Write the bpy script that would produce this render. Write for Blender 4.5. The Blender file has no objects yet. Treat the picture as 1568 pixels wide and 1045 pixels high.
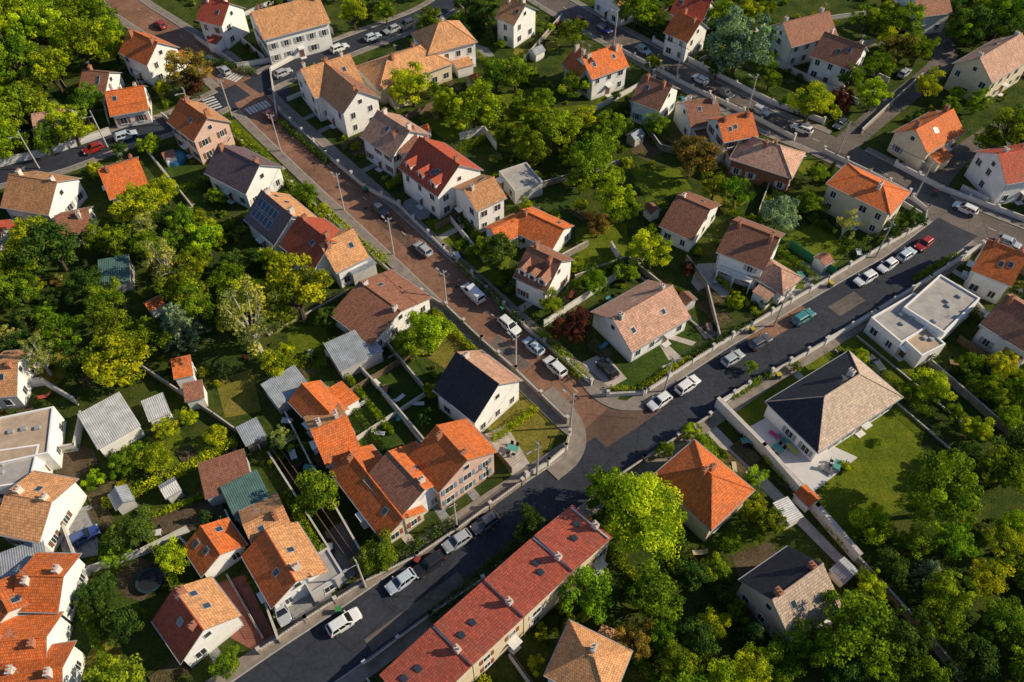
import bpy, math, random
import numpy as np
from mathutils import Vector, Matrix
random.seed(7); rng=np.random.default_rng(7)
sc=bpy.context.scene
COL=sc.collection
# ---------------------------------------------------------------- survey
# plan positions are measured from the photograph and turned into metres on
# the ground plane (or a horizontal plane at height h) by the drone's resection
HC=97.0; F=1200.0; TH=math.radians(51.0)
SN,CS=math.sin(TH),math.cos(TH)
def S(u,v,h=0.0):
    dv=v-522.5; D=F*SN+dv*CS
    return ((HC-h)*(u-784)/D,(HC-h)*(F*CS-dv*SN)/D)
def inframe(x,y,m=0):
    zc=y*CS+HC*SN; yc=(HC*CS-y*SN)
    u=784+F*x/zc; v=522.5+F*yc/zc
    return -m<u<1568+m and -m<v<1045+m
def pxm(v): return (F*SN+(v-522.5)*CS)/HC
# ---------------------------------------------------------------- materials
def newmat(name):
    m=bpy.data.materials.new(name); m.use_nodes=True
    nt=m.node_tree; b=nt.nodes['Principled BSDF']; return m,nt,b
def nd(nt,t): return nt.nodes.new(t)
def rgb(c): return (c[0],c[1],c[2],1)
def ramp(nt,fac,stops):
    r=nt.nodes.new('ShaderNodeValToRGB'); e=r.color_ramp.elements
    while len(e)<len(stops): e.new(0.5)
    for i,(p,c) in enumerate(stops): e[i].position=p; e[i].color=rgb(c)
    nt.links.new(fac,r.inputs[0]); return r.outputs[0]
def mix(nt,f,a,b,mode='MIX'):
    n=nt.nodes.new('ShaderNodeMix'); n.data_type='RGBA'; n.blend_type=mode
    for s,val in ((n.inputs[0],f),(n.inputs[6],a),(n.inputs[7],b)):
        if hasattr(val,'is_linked') or hasattr(val,'links'): nt.links.new(val,s)
        elif isinstance(val,(int,float)): s.default_value=val
        else: s.default_value=rgb(val)
    return n.outputs[2]
def noise(nt,scale,detail=4,rough=.6,coord=None):
    n=nd(nt,'ShaderNodeTexNoise'); n.inputs['Scale'].default_value=scale
    n.inputs['Detail'].default_value=detail; n.inputs['Roughness'].default_value=rough
    if coord is None: coord=nd(nt,'ShaderNodeTexCoord').outputs['Object']
    nt.links.new(coord,n.inputs['Vector']); return n.outputs['Fac']
def bump(nt,b,h,s=.3,d=.05):
    n=nd(nt,'ShaderNodeBump'); n.inputs['Strength'].default_value=s; n.inputs['Distance'].default_value=d
    nt.links.new(h,n.inputs['Height']); nt.links.new(n.outputs[0],b.inputs['Normal'])
def simple(name,c1,c2,scale=1.5,rough=.9,bs=.2,metal=0,lo=.3,hi=.7,spec=.3):
    m,nt,b=newmat(name); f=noise(nt,scale,6,.65)
    nt.links.new(ramp(nt,f,[(lo,c1),(hi,c2)]),b.inputs['Base Color'])
    b.inputs['Roughness'].default_value=rough; b.inputs['Metallic'].default_value=metal
    b.inputs['Specular IOR Level'].default_value=spec
    if bs: bump(nt,b,noise(nt,scale*9,3),bs,.03)
    return m
def roofmat(name,c,patina=(.19,.12,.08),pat=.42,tile=(.26,.36)):
    m,nt,b=newmat(name)
    tc=nd(nt,'ShaderNodeTexCoord'); uv=tc.outputs['UV']; oc=tc.outputs['Object']
    br=nd(nt,'ShaderNodeTexBrick'); br.offset=.5
    br.inputs['Color1'].default_value=rgb([x*1.2 for x in c]); br.inputs['Color2'].default_value=rgb([x*.76 for x in c])
    br.inputs['Mortar'].default_value=rgb([x*.42 for x in c])
    br.inputs['Scale'].default_value=1; br.inputs['Mortar Size'].default_value=.028
    br.inputs['Brick Width'].default_value=tile[0]; br.inputs['Row Height'].default_value=tile[1]
    nt.links.new(uv,br.inputs['Vector'])
    oi=nd(nt,'ShaderNodeObjectInfo')
    ad=nd(nt,'ShaderNodeVectorMath'); ad.operation='ADD'; sc2=nd(nt,'ShaderNodeVectorMath'); sc2.operation='SCALE'
    sc2.inputs[0].default_value=(37,19,53); nt.links.new(oi.outputs['Random'],sc2.inputs['Scale'])
    nt.links.new(oc,ad.inputs[0]); nt.links.new(sc2.outputs[0],ad.inputs[1]); oc=ad.outputs[0]
    f=ramp(nt,noise(nt,.5,8,.72,oc),[(.42,(0,0,0)),(.7,(pat,pat,pat))])
    col=mix(nt,f,br.outputs['Color'],patina)
    mp=nd(nt,'ShaderNodeMapping'); mp.inputs['Scale'].default_value=(3.2,.35,1); nt.links.new(uv,mp.inputs[0])
    st=ramp(nt,noise(nt,1,5,.7,mp.outputs[0]),[(.32,(.74,.74,.76)),(.7,(1.18,1.18,1.15))])
    col=mix(nt,1.0,col,st,'MULTIPLY')
    f2=ramp(nt,noise(nt,3.5,4,.7,oc),[(.3,(.84,.84,.84)),(.75,(1.2,1.2,1.2))])
    col=mix(nt,1.0,col,f2,'MULTIPLY')
    hs=nd(nt,'ShaderNodeHueSaturation')
    mr=nd(nt,'ShaderNodeMapRange'); mr.inputs[3].default_value=.85; mr.inputs[4].default_value=1.2
    nt.links.new(oi.outputs['Random'],mr.inputs[0]); nt.links.new(mr.outputs[0],hs.inputs['Value'])
    nt.links.new(col,hs.inputs['Color']); nt.links.new(hs.outputs[0],b.inputs['Base Color'])
    b.inputs['Roughness'].default_value=.75; b.inputs['Specular IOR Level'].default_value=.3
    bump(nt,b,br.outputs['Fac'],.6,-.05)
    return m
def corrug(name,c):
    m,nt,b=newmat(name)
    uv=nd(nt,'ShaderNodeTexCoord').outputs['UV']
    w=nd(nt,'ShaderNodeTexWave'); w.inputs['Scale'].default_value=1.1; w.inputs['Distortion'].default_value=0
    nt.links.new(uv,w.inputs['Vector'])
    f=noise(nt,.9,6,.7); col=ramp(nt,f,[(.3,[x*.6 for x in c]),(.7,[x*1.15 for x in c])])
    col=mix(nt,.35,col,w.outputs['Color'],'MULTIPLY')
    nt.links.new(col,b.inputs['Base Color']); b.inputs['Roughness'].default_value=.6
    bump(nt,b,w.outputs['Fac'],.6,.05); return m
def stucco(name,c):
    m,nt,b=newmat(name)
    tc=nd(nt,'ShaderNodeTexCoord'); sp=nd(nt,'ShaderNodeSeparateXYZ'); nt.links.new(tc.outputs['Object'],sp.inputs[0])
    f=noise(nt,.9,6,.7,tc.outputs['Object'])
    col=ramp(nt,f,[(.3,[x*.84 for x in c]),(.6,c)])
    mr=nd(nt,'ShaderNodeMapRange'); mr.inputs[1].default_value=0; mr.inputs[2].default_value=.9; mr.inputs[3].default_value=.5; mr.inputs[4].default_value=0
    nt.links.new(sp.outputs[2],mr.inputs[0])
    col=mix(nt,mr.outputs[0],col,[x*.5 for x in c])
    nt.links.new(col,b.inputs['Base Color']); b.inputs['Roughness'].default_value=.9; b.inputs['Specular IOR Level'].default_value=.2
    bump(nt,b,noise(nt,12,3,.6,tc.outputs['Object']),.12,.02); return m
R={'or':roofmat('tiles_orange',(.78,.185,.040)),'tan':roofmat('tiles_tan',(.74,.36,.16)),
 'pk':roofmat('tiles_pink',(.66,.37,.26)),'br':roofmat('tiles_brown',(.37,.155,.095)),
 'rd':roofmat('tiles_red',(.50,.085,.04)),'pu':roofmat('tiles_plum',(.23,.145,.165)),'rt':roofmat('tiles_terrace',(.60,.125,.075)),
 'sl':roofmat('slates_dark',(.035,.038,.055),(.07,.065,.07),.3),'pl':roofmat('slates_pale',(.62,.47,.36),(.34,.24,.18),.35),  # second slate is the dark one with grazing sunlight painted into its colour
 'gy':corrug('corrugated_grey',(.40,.43,.48)),'wh':corrug('corrugated_pale',(.68,.67,.66)),
 'gr':corrug('corrugated_green',(.10,.20,.18)),'fl':simple('flat_roof_felt',(.30,.28,.27),(.48,.44,.4),.8),
 'ft':simple('flat_roof_tan',(.36,.27,.19),(.55,.41,.29),.8)}
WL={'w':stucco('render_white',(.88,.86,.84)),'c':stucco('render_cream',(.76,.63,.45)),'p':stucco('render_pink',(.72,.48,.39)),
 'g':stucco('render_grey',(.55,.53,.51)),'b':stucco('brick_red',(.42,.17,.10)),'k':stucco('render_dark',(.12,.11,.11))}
def flat(name,c,rough=.5,metal=0,spec=.4):
    m,nt,b=newmat(name); f=noise(nt,3,3); nt.links.new(ramp(nt,f,[(.3,[x*.85 for x in c]),(.7,c)]),b.inputs['Base Color'])
    b.inputs['Roughness'].default_value=rough; b.inputs['Metallic'].default_value=metal; b.inputs['Specular IOR Level'].default_value=spec
    return m
M_fr=flat('window_frame_white',(.78,.77,.75)); M_gl=flat('window_glass',(.04,.05,.065),.1,0,.9)
M_sh=[flat('shutter_white',(.7,.7,.7)),flat('shutter_grey',(.4,.4,.4)),flat('shutter_brown',(.2,.11,.07)),flat('shutter_blue',(.22,.32,.42)),flat('shutter_cream',(.75,.72,.7)),flat('shutter_red',(.32,.1,.07))]
M_door=flat('door_wood',(.16,.08,.05)); M_chim=[stucco('chimney_render',(.66,.6,.55)),stucco('chimney_brick',(.40,.18,.11))]
M_pot=flat('chimney_pot',(.4,.16,.09)); M_gut=flat('gutter_zinc',(.45,.46,.48),.5,.3)
M_solar=flat('solar_panel',(.012,.02,.055),.12,0,.8)
M_con=simple('concrete',(.36,.33,.30),(.55,.51,.47),1.2); M_pave=simple('pavement',(.17,.145,.13),(.31,.26,.22),.7)
M_kerb=simple('kerb_stone',(.3,.28,.26),(.45,.42,.4),1.5)
M_wallw=stucco('garden_wall_white',(.78,.75,.72)); M_walls=simple('garden_wall_stone',(.2,.16,.13),(.42,.36,.3),1.4); M_wood=simple('fence_timber',(.12,.08,.05),(.24,.17,.11),2)
M_cope=simple('coping',(.42,.38,.34),(.62,.57,.52),1)
M_dk=flat('dark_metal',(.03,.032,.035),.5,.3); M_greenf=flat('green_screen',(.03,.22,.10),.7)
def asphalt(name,c):
    m,nt,b=newmat(name)
    a=ramp(nt,noise(nt,.12,6,.7),[(.3,[x*.68 for x in c]),(.7,[x*1.4 for x in c])])
    p=ramp(nt,noise(nt,1.6,6,.8),[(.35,(.7,.7,.7)),(.65,(1.2,1.2,1.2))])
    a=mix(nt,1.0,a,p,'MULTIPLY')
    v=nd(nt,'ShaderNodeTexVoronoi'); v.feature='DISTANCE_TO_EDGE'; v.inputs['Scale'].default_value=.16
    nt.links.new(nd(nt,'ShaderNodeTexCoord').outputs['Object'],v.inputs['Vector'])
    cr=ramp(nt,v.outputs['Distance'],[(.0,(.6,.6,.6)),(.02,(1,1,1))])
    a=mix(nt,.8,a,cr,'MULTIPLY')
    nt.links.new(a,b.inputs['Base Color']); b.inputs['Roughness'].default_value=.8; b.inputs['Specular IOR Level'].default_value=.25
    bump(nt,b,noise(nt,25,2),.2,.02); return m
M_asA=asphalt('asphalt_warm',(.24,.125,.08)); M_asC=asphalt('asphalt_dark',(.036,.040,.055)); M_asG=asphalt('asphalt_grey',(.14,.115,.10)); M_asJ=asphalt('asphalt_junction',(.13,.078,.058))  # warm brown is plain asphalt with sunlight painted into the colour
M_mark=simple('road_paint',(.45,.45,.44),(.75,.74,.72),3,.7,0)
def grassmat(name,stops,sc1=.22,dirt=.5):
    m,nt,b=newmat(name)
    a=ramp(nt,noise(nt,sc1,8,.75),stops)
    d=ramp(nt,noise(nt,.45,7,.8),[(.56,(0,0,0)),(.68,(dirt,dirt,dirt))])
    a=mix(nt,d,a,(.17,.13,.065))
    p=ramp(nt,noise(nt,2.6,6,.8),[(.3,(.4,.45,.4)),(.7,(1.5,1.45,1.3))])
    nt.links.new(mix(nt,1.0,a,p,'MULTIPLY'),b.inputs['Base Color'])
    b.inputs['Roughness'].default_value=1; b.inputs['Specular IOR Level'].default_value=.05
    bump(nt,b,noise(nt,5,6,.8),.9,.3); return m
M_gnd=grassmat('ground_rough',[(.3,(.024,.045,.014)),(.45,(.05,.08,.018)),(.58,(.09,.11,.024)),(.72,(.12,.10,.045))])
M_lawn=grassmat('lawn',[(.3,(.07,.12,.013)),(.55,(.16,.20,.02)),(.75,(.27,.24,.035))],.3,.3)
M_lawnd=grassmat('lawn_deep',[(.3,(.03,.07,.018)),(.7,(.09,.135,.024))],.3,.3)
M_dry=grassmat('dry_grass',[(.3,(.13,.13,.028)),(.55,(.26,.22,.045)),(.75,(.32,.23,.1))],.3)
M_dirt=grassmat('bare_soil',[(.3,(.09,.065,.045)),(.7,(.19,.14,.10))],.4)
M_grav=simple('gravel',(.17,.17,.18),(.36,.35,.34),2.2,.95,.6); M_patio=simple('patio',(.36,.30,.26),(.58,.51,.45),.8)
M_terr=simple('terracotta_paving',(.2,.07,.05),(.3,.12,.09),1.2)
def leafmat():
    m,nt,b=newmat('foliage'); nt.nodes.remove(b)
    out=nt.nodes['Material Output']
    oi=nd(nt,'ShaderNodeObjectInfo'); at=nd(nt,'ShaderNodeAttribute'); at.attribute_name='clump'
    k=ramp(nt,at.outputs['Fac'],[(0,(.32,.46,.5)),(.5,(.92,.96,.9)),(1,(1.7,1.55,1.0))])
    col=mix(nt,1.0,oi.outputs['Color'],k,'MULTIPLY')
    hs=nd(nt,'ShaderNodeHueSaturation')
    mr=nd(nt,'ShaderNodeMapRange'); mr.inputs[3].default_value=.49; mr.inputs[4].default_value=.52
    nt.links.new(oi.outputs['Random'],mr.inputs[0]); nt.links.new(mr.outputs[0],hs.inputs['Hue'])
    nt.links.new(col,hs.inputs['Color'])
    d=nd(nt,'ShaderNodeBsdfDiffuse'); t=nd(nt,'ShaderNodeBsdfTranslucent'); ms=nd(nt,'ShaderNodeMixShader'); ms.inputs[0].default_value=.38
    nt.links.new(hs.outputs[0],d.inputs[0]); nt.links.new(hs.outputs[0],t.inputs[0])
    nt.links.new(d.outputs[0],ms.inputs[1]); nt.links.new(t.outputs[0],ms.inputs[2]); nt.links.new(ms.outputs[0],out.inputs[0])
    return m
M_leaf=leafmat(); M_bark=simple('bark',(.05,.035,.025),(.12,.09,.065),3); M_barkw=simple('bark_birch',(.35,.32,.28),(.6,.56,.5),3)
# ---------------------------------------------------------------- mesh builder
def plane_uv(p):
    n=np.zeros(3); q=np.array(p,float)
    for i in range(len(q)): n+=np.cross(q[i],q[(i+1)%len(q)])
    l=np.linalg.norm(n); n=n/l if l>1e-9 else np.array([0,0,1.])
    e1=np.cross([0,0,1.],n); l=np.linalg.norm(e1)
    e1=e1/l if l>.02 else np.array([1.,0,0]); e2=np.cross(n,e1)
    return [(float(a@e1),float(a@e2)) for a in q]
class MB:
    def __init__(s): s.v=[];s.f=[];s.m=[]
    def poly(s,p,m=0):
        b=len(s.v); s.v+=[tuple(map(float,a)) for a in p]; s.f.append(tuple(range(b,b+len(p)))); s.m.append(m)
    def wb(s,c,t,w,d,z0,z1,m=0):   # oriented box: centre xy, tangent xy, width, depth
        tx,ty=t; nx,ny=-ty,tx; P=[]
        for a,b_ in ((-1,-1),(1,-1),(1,1),(-1,1)):
            P.append((c[0]+a*w/2*tx+b_*d/2*nx,c[1]+a*w/2*ty+b_*d/2*ny))
        lo=[(x,y,z0) for x,y in P]; hi=[(x,y,z1) for x,y in P]
        s.poly(hi,m); s.poly(lo[::-1],m)
        for i in range(4):
            j=(i+1)%4; s.poly([lo[i],lo[j],hi[j],hi[i]],m)
    def box(s,x0,x1,y0,y1,z0,z1,m=0): s.wb(((x0+x1)/2,(y0+y1)/2),(1,0),x1-x0,y1-y0,z0,z1,m)
    def cyl(s,p0,p1,r0,r1,n=8,m=0,cap=True):
        p0=Vector(p0);p1=Vector(p1);d=(p1-p0).normalized()
        a=d.orthogonal().normalized(); b=d.cross(a)
        A=[p0+(a*math.cos(t)+b*math.sin(t))*r0 for t in [2*math.pi*i/n for i in range(n)]]
        B=[p1+(a*math.cos(t)+b*math.sin(t))*r1 for t in [2*math.pi*i/n for i in range(n)]]
        for i in range(n):
            j=(i+1)%n; s.poly([A[i],A[j],B[j],B[i]],m)
        if cap: s.poly(B,m); s.poly(A[::-1],m)
    def slab(s,p,t,m=0,me=None):
        me=m if me is None else me
        lo=[(a[0],a[1],a[2]-t) for a in p]; s.poly(p,m); s.poly(lo[::-1],me)
        for i in range(len(p)):
            j=(i+1)%len(p); s.poly([lo[i],lo[j],p[j],p[i]],me)
    def mesh(s,name,mats,uv=False):
        me=bpy.data.meshes.new(name); me.from_pydata(s.v,[],s.f)
        for m in mats: me.materials.append(m)
        me.polygons.foreach_set('material_index',s.m)
        if uv:
            u=me.uv_layers.new(name='UVMap'); L=[]
            for f in s.f:
                for c in plane_uv([s.v[i] for i in f]): L+=c
            u.data.foreach_set('uv',L)
        me.update(); return me
    def build(s,name,mats,parent=None,uv=False):
        o=bpy.data.objects.new(name,s.mesh(name,mats,uv)); COL.objects.link(o)
        if parent: o.parent=parent
        return o
def empty(name,x,y,ang=0):
    e=bpy.data.objects.new(name,None); e.empty_display_size=1; COL.objects.link(e)
    e.location=(x,y,0); e.rotation_euler=(0,0,ang); return e
# ---------------------------------------------------------------- buildings
HS=[]
def free(x,y,m=0.0):
    for cx,cy,ca,sa,a,b in HS:
        dx,dy=x-cx,y-cy; lx=dx*ca+dy*sa; ly=-dx*sa+dy*ca
        if abs(lx)<a+m and abs(ly)<b+m: return False
    return True
def windows(mb,c,t,n,L,he,z0=0,door=False,shut=True):
    k=max(1,int(L/2.7)); st=max(1,int((he+.35)/2.7))
    for fl in range(st):
        for i in range(k):
            if random.random()<.2 and k>1: continue
            off=(i+.5)*L/k-L/2
            px=c[0]+t[0]*off; py=c[1]+t[1]*off
            b=z0+fl*2.75
            if door and fl==0 and i==k//2:
                mb.wb((px+n[0]*.03,py+n[1]*.03),t,1.15,.08,b,b+2.25,0); mb.wb((px+n[0]*.06,py+n[1]*.06),t,.95,.08,b,b+2.12,2)
                mb.wb((px+n[0]*.55,py+n[1]*.55),t,1.5,1.1,b+2.4,b+2.5,0); mb.wb((px+n[0]*.5,py+n[1]*.5),t,1.4,.9,b-.3,b+.12,0)
                continue
            w=random.choice((.9,1.0,1.3)); zb=b+.95; zt=min(zb+1.25,he-.15)
            if zt-zb<.5: continue
            mb.wb((px+n[0]*.02,py+n[1]*.02),t,w+.12,.08,zb-.06,zt+.06,0)
            for sgn in (-1,1):
                mb.wb((px+t[0]*sgn*w/4+n[0]*.035,py+t[1]*sgn*w/4+n[1]*.035),t,w/2-.08,.08,zb,zt,1)
            mb.wb((px+n[0]*.07,py+n[1]*.07),t,w+.3,.16,zb-.14,zb-.063,0)
            if shut:
                for sgn in (-1,1):
                    mb.wb((px+t[0]*sgn*(w/2+.33)+n[0]*.04,py+t[1]*sgn*(w/2+.33)+n[1]*.04),t,.5,.05,zb-.02,zt+.02,3)
NAMES={'w':'white_house','c':'cream_house','p':'pink_house','g':'grey_house','b':'brick_house','k':'dark_house'}
def house(r1,r2,w,he,hr,roof='tan',wall='w',kind='gable',side=1,over=.4,ch=2,sky=1,dorm=0,dside=1,roof2=None,name=None,px=True,solar=0,win=True,balc=0,ext=None):
    a=S(r1[0],r1[1],hr) if px else r1; b=S(r2[0],r2[1],hr) if px else r2
    cx,cy=(a[0]+b[0])/2,(a[1]+b[1])/2; Lr=math.hypot(b[0]-a[0],b[1]-a[1]); ang=math.atan2(b[1]-a[1],b[0]-a[0])
    if kind=='hip': L=Lr+w
    elif kind=='gable': L=max(Lr-2*over,2)
    else: L=Lr
    if kind in('shed','flat'):
        cx+=-math.sin(ang)*side*w/2; cy+=math.cos(ang)*side*w/2
    e=empty(name or NAMES[wall],cx,cy,ang)
    HS.append((cx,cy,math.cos(ang),math.sin(ang),L/2,w/2))
    hx,hy=L/2,w/2; g=-.4
    mats=[R[roof],WL[wall],M_gut,R[roof2 or roof]]
    W=MB(); Rf=MB(); sl=(hr-he)/hy if kind!='shed' else (he-hr)/w
    if kind=='gable':
        for s in (-1,1):
            W.poly([(-hx*1,s*hy,g),(hx,s*hy,g),(hx,s*hy,he),(-hx,s*hy,he)][::s])
            W.poly([(s*hx,-hy,g),(s*hx,hy,g),(s*hx,hy,he),(s*hx,0,hr-.02),(s*hx,-hy,he)][::s])
        X=hx+over; Y=hy+over; ze=he-over*sl+.14; zr=hr+.14
        for s in (-1,1):
            Rf.slab([(-X,s*Y,ze),(X,s*Y,ze),(X,0,zr),(-X,0,zr)][::s],.14,0 if s<0 else 3,2)
            Rf.box(-X,X,s*(Y+.06)-.06,s*(Y+.06)+.06,ze-.16,ze-.04,2)
            Rf.cyl((s*(hx-.15),s*(hy+.07),g),(s*(hx-.15),s*(hy+.07),he-.1),.05,.05,5,2,False)
        Rf.cyl((-X,0,zr+.01),(X,0,zr+.01),.12,.12,6,0)
    elif kind=='hip':
        W.box(-hx,hx,-hy,hy,g,he)
        X=hx+over; Y=hy+over; ze=he+.02; zr=hr+.1; q=Lr/2
        for s in (-1,1):
            Rf.poly([(-X,s*Y,ze),(X,s*Y,ze),(q,0,zr),(-q,0,zr)][::s],0 if s<0 else 3)
            Rf.poly([(s*X,-Y,ze),(s*X,Y,ze),(s*q,0,zr)],3 if s<0 else 0)
            Rf.box(-X-.1,X+.1,s*(Y+.05)-.05,s*(Y+.05)+.05,ze-.14,ze-.01,2)
            Rf.box(s*(X+.05)-.05,s*(X+.05)+.05,-Y,Y,ze-.14,ze-.01,2)
            for s2 in (-1,1): Rf.cyl((s*X,s2*Y,ze+.02),(s*q,0,zr+.02),.09,.09,5,0,False)
        Rf.poly([(-X,-Y,ze-.05),(X,-Y,ze-.05),(X,Y,ze-.05),(-X,Y,ze-.05)],1)
        if q>.3: Rf.cyl((-q,0,zr+.02),(q,0,zr+.02),.12,.12,6,0)
    elif kind=='shed':
        yH,yL=-side*hy,side*hy
        P=[(-hx,yH,hr),(hx,yH,hr),(hx,yL,he),(-hx,yL,he)]
        B=[(p[0],p[1],g) for p in P]
        for i in range(4):
            j=(i+1)%4; W.poly([B[i],B[j],P[j],P[i]])
        o=.2; k=(hr-he)/w*o
        Rf.slab([(-hx-o,yH-side*o,hr+k+.14),(hx+o,yH-side*o,hr+k+.14),(hx+o,yL+side*o,he-k+.14),(-hx-o,yL+side*o,he-k+.14)][::int(side)],.12,0,2)
        if name=='terraced_cottage':
            C=MB(); x=hx-.25
            P=[(x-.1,yH,hr+.28),(x+.1,yH,hr+.28),(x+.1,yL,he+.28),(x-.1,yL,he+.28)]; C.slab(P[::int(side)],.3,0)
            C.box(x-.3,x+.3,yH*.3-.4,yH*.3+.4,he,hr+.7,0)
            for d_ in(-.22,.22): C.cyl((x,yH*.3+d_,hr+.7),(x,yH*.3+d_,hr+1.0),.12,.1,7,1)
            for i_ in range(2):
                xx=random.uniform(-hx*.7,hx*.6); yy=random.uniform(-.5,.5)*w*.5; zz_=he+(hr-he)*((yL-yy)/(yL-yH))+.14
                C.box(xx-.35,xx+.35,yy-.4,yy+.4,zz_-.1,zz_+.14,2)
            C.build('party_wall_and_chimney',[M_chim[0],M_pot,M_gl],e)
    else:
        he=hr-.3
        W.box(-hx,hx,-hy,hy,g,he)
        Rf.box(-hx+.25,hx-.25,-hy+.25,hy-.25,he-.05,he+.03,0)
        for s in (-1,1):
            W.box(-hx,hx,s*(hy-.125)-.125,s*(hy-.125)+.125,he,hr,0); W.box(s*(hx-.125)-.125,s*(hx-.125)+.125,-hy+.25,hy-.25,he,hr,0)
        for _ in range(int(L*w/25)+1):
            ux,uy=random.uniform(-hx+1,hx-1),random.uniform(-hy+.8,hy-.8); Rf.box(ux-.35,ux+.35,uy-.3,uy+.3,he+.03,he+.4,2)
    # lean-to / porch extension
    if ext is None: ext=kind in('gable','hip') and L>6 and random.random()<.4
    if ext:
        s=random.choice((-1,1)); lw=random.uniform(2,3); ll=random.uniform(2.4,min(4.5,L-.6)); x0=random.uniform(-hx+.1,hx-ll-.1)
        z1,z0_=min(2.9,he-.2),min(2.4,he-.5); y0,y1=s*hy,s*(hy+lw)
        A=[(x0,y0,z1),(x0+ll,y0,z1),(x0+ll,y1,z0_),(x0,y1,z0_)]; B=[(p[0],p[1],g) for p in A]
        for i in range(4): W.poly([B[i],B[(i+1)%4],A[(i+1)%4],A[i]])
        y2=s*(hy+lw+.2); Rf.slab([(x0-.15,y0+s*.01,z1+.1),(x0+ll+.15,y0+s*.01,z1+.1),(x0+ll+.15,y2,z0_+.06),(x0-.15,y2,z0_+.06)][::-s],.1,3 if s>0 else 0,2)
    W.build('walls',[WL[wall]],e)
    Rf.build('roof',mats,e,True)
    if win:
        V=MB(); sh=random.random()<.5
        for k,(c,t,n,l) in enumerate((((0,-hy),(1,0),(0,-1),L),((0,hy),(1,0),(0,1),L),((-hx,0),(0,1),(-1,0),w),((hx,0),(0,1),(1,0),w))):
            windows(V,c,t,n,l,min(he,hr),0,k==(0 if L>w*.9 else 2),sh)
        if kind=='gable' and hr-he>2:
            for s in (-1,1):
                V.wb((s*(hx+.02),0),(0,1),1.0,.08,he+.2,he+1.25,0); V.wb((s*(hx+.035),0),(0,1),.8,.08,he+.3,he+1.15,1)
        if balc:
            V.wb((0,-hy-.7),(1,0),L*.8,1.4,2.6,2.75,0)
            for i in range(14): V.wb((-L*.4+L*.8*i/13,-hy-1.35),(1,0),.08,.05,2.75,3.6,0)
            V.wb((0,-hy-1.35),(1,0),L*.8,.08,3.6,3.68,0)
            for i in (-1,0,1): V.wb((i*L*.38,-hy-1.25),(1,0),.25,.25,0,2.6,0)
        V.build('windows_and_door',[M_fr,M_gl,M_door,random.choice(M_sh)],e)
    if kind in('gable','hip') and ch:
        C=MB(); cm=random.choice(M_chim)
        q=(hx-.6) if kind=='gable' else max(Lr/2-.2,.0)
        for s in ([-1,1] if ch==2 else [random.choice((-1,1))]):
            y=random.uniform(.25,.9)*random.choice((-1,1)); x=s*(q-random.random()*.8)
            zt=hr+random.uniform(.5,.9); C.box(x-.26,x+.26,y-.42,y+.42,hr-2.0,zt,0); C.box(x-.32,x+.32,y-.48,y+.48,zt,zt+.1,0)
            for dy in (-.2,.2): C.cyl((x,y+dy,zt+.1),(x,y+dy,zt+.45),.11,.09,7,1)
        if random.random()<.6:
            x=random.uniform(-q,q); C.cyl((x,.1,hr),(x,.1,hr+2.2),.025,.02,4,2)
            for k in range(4): C.cyl((x-.5+.1*k,.1+.22*k-.3,hr+2.05),(x+.5-.1*k,.1+.22*k-.3,hr+2.05),.02,.02,4,2)
            C.cyl((x,-.4,hr+2.05),(x,.6,hr+2.05),.02,.02,4,2)
        C.build('chimneys',[cm,M_pot,M_gut],e)
    if kind=='gable' and (sky or solar):
        K=MB(); sa=math.atan(sl)
        def patch(s,x,yf,ww,hh,m0):
            yc=yf*hy
            def pt(dx,dd,up):
                y=yc+dd*math.cos(sa); z=hr+.14-y*sl+up*math.cos(sa); return (x+dx,s*(y+up*math.sin(sa)),z)
            def bx(w2,h2,u0,u1,m):
                lo=[pt(-w2,-h2,u0),pt(w2,-h2,u0),pt(w2,h2,u0),pt(-w2,h2,u0)]; hi=[pt(-w2,-h2,u1),pt(w2,-h2,u1),pt(w2,h2,u1),pt(-w2,h2,u1)]
                K.poly(hi,m)
                for i in range(4): K.poly([lo[i],lo[(i+1)%4],hi[(i+1)%4],hi[i]],m)
            bx(ww/2+.06,hh/2+.06,0,.06,1); bx(ww/2-.02,hh/2-.02,.06,.08,m0)
        for s in (-1,1):
            if sky and s!=solar and random.random()<.5:
                for _ in range(random.choice((1,1,2))): patch(s,random.uniform(-hx*.7,hx*.7),random.uniform(.35,.6),.7,.9,0)
        if solar:
            for i in range(5):
                for j in range(2): patch(solar,-hx*.75+i*1.12,.33+.36*j,1.0,1.5,2)
        if K.f: K.build('skylights',[M_gl,M_gut,M_solar],e)
    for i in range(dorm):
        D=MB(); s=dside; x=-hx+(i+.5)*L/dorm; y0=hy*.92; z0=he+.1; dw=.75
        zt=z0+1.35; zp=zt+.75; yb=0.1
        for q in(-1,1): D.poly([(x+q*dw,s*y0,z0-.2),(x+q*dw,s*yb,z0-.2),(x+q*dw,s*yb,zt),(x+q*dw,s*y0,zt)],0)
        D.poly([(x-dw,s*y0,z0-.2),(x+dw,s*y0,z0-.2),(x+dw,s*y0,zt),(x,s*y0,zp),(x-dw,s*y0,zt)],0)
        D.wb((x,s*(y0+.03)),(1,0),.9,.06,z0+.25,z0+1.25,1); D.wb((x,s*(y0+.05)),(1,0),.74,.06,z0+.33,z0+1.17,2)
        for q in (-1,1):
            P=[(x,s*(y0+.3),zp+.1),(x,s*yb,zp+.1),(x+q*(dw+.25),s*yb,zt-.14),(x+q*(dw+.25),s*(y0+.3),zt-.14)]
            D.slab(P,.1,3,1)
        D.build('dormer',[WL[wall],M_fr,M_gl,R[roof]],e,True)
    return e
Hp='hip'
house((312,-4),(352,6),8,6,9,'rd'); house((385,20),(488,-6),11,6.5,9.8,'tan',ch=2)
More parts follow.
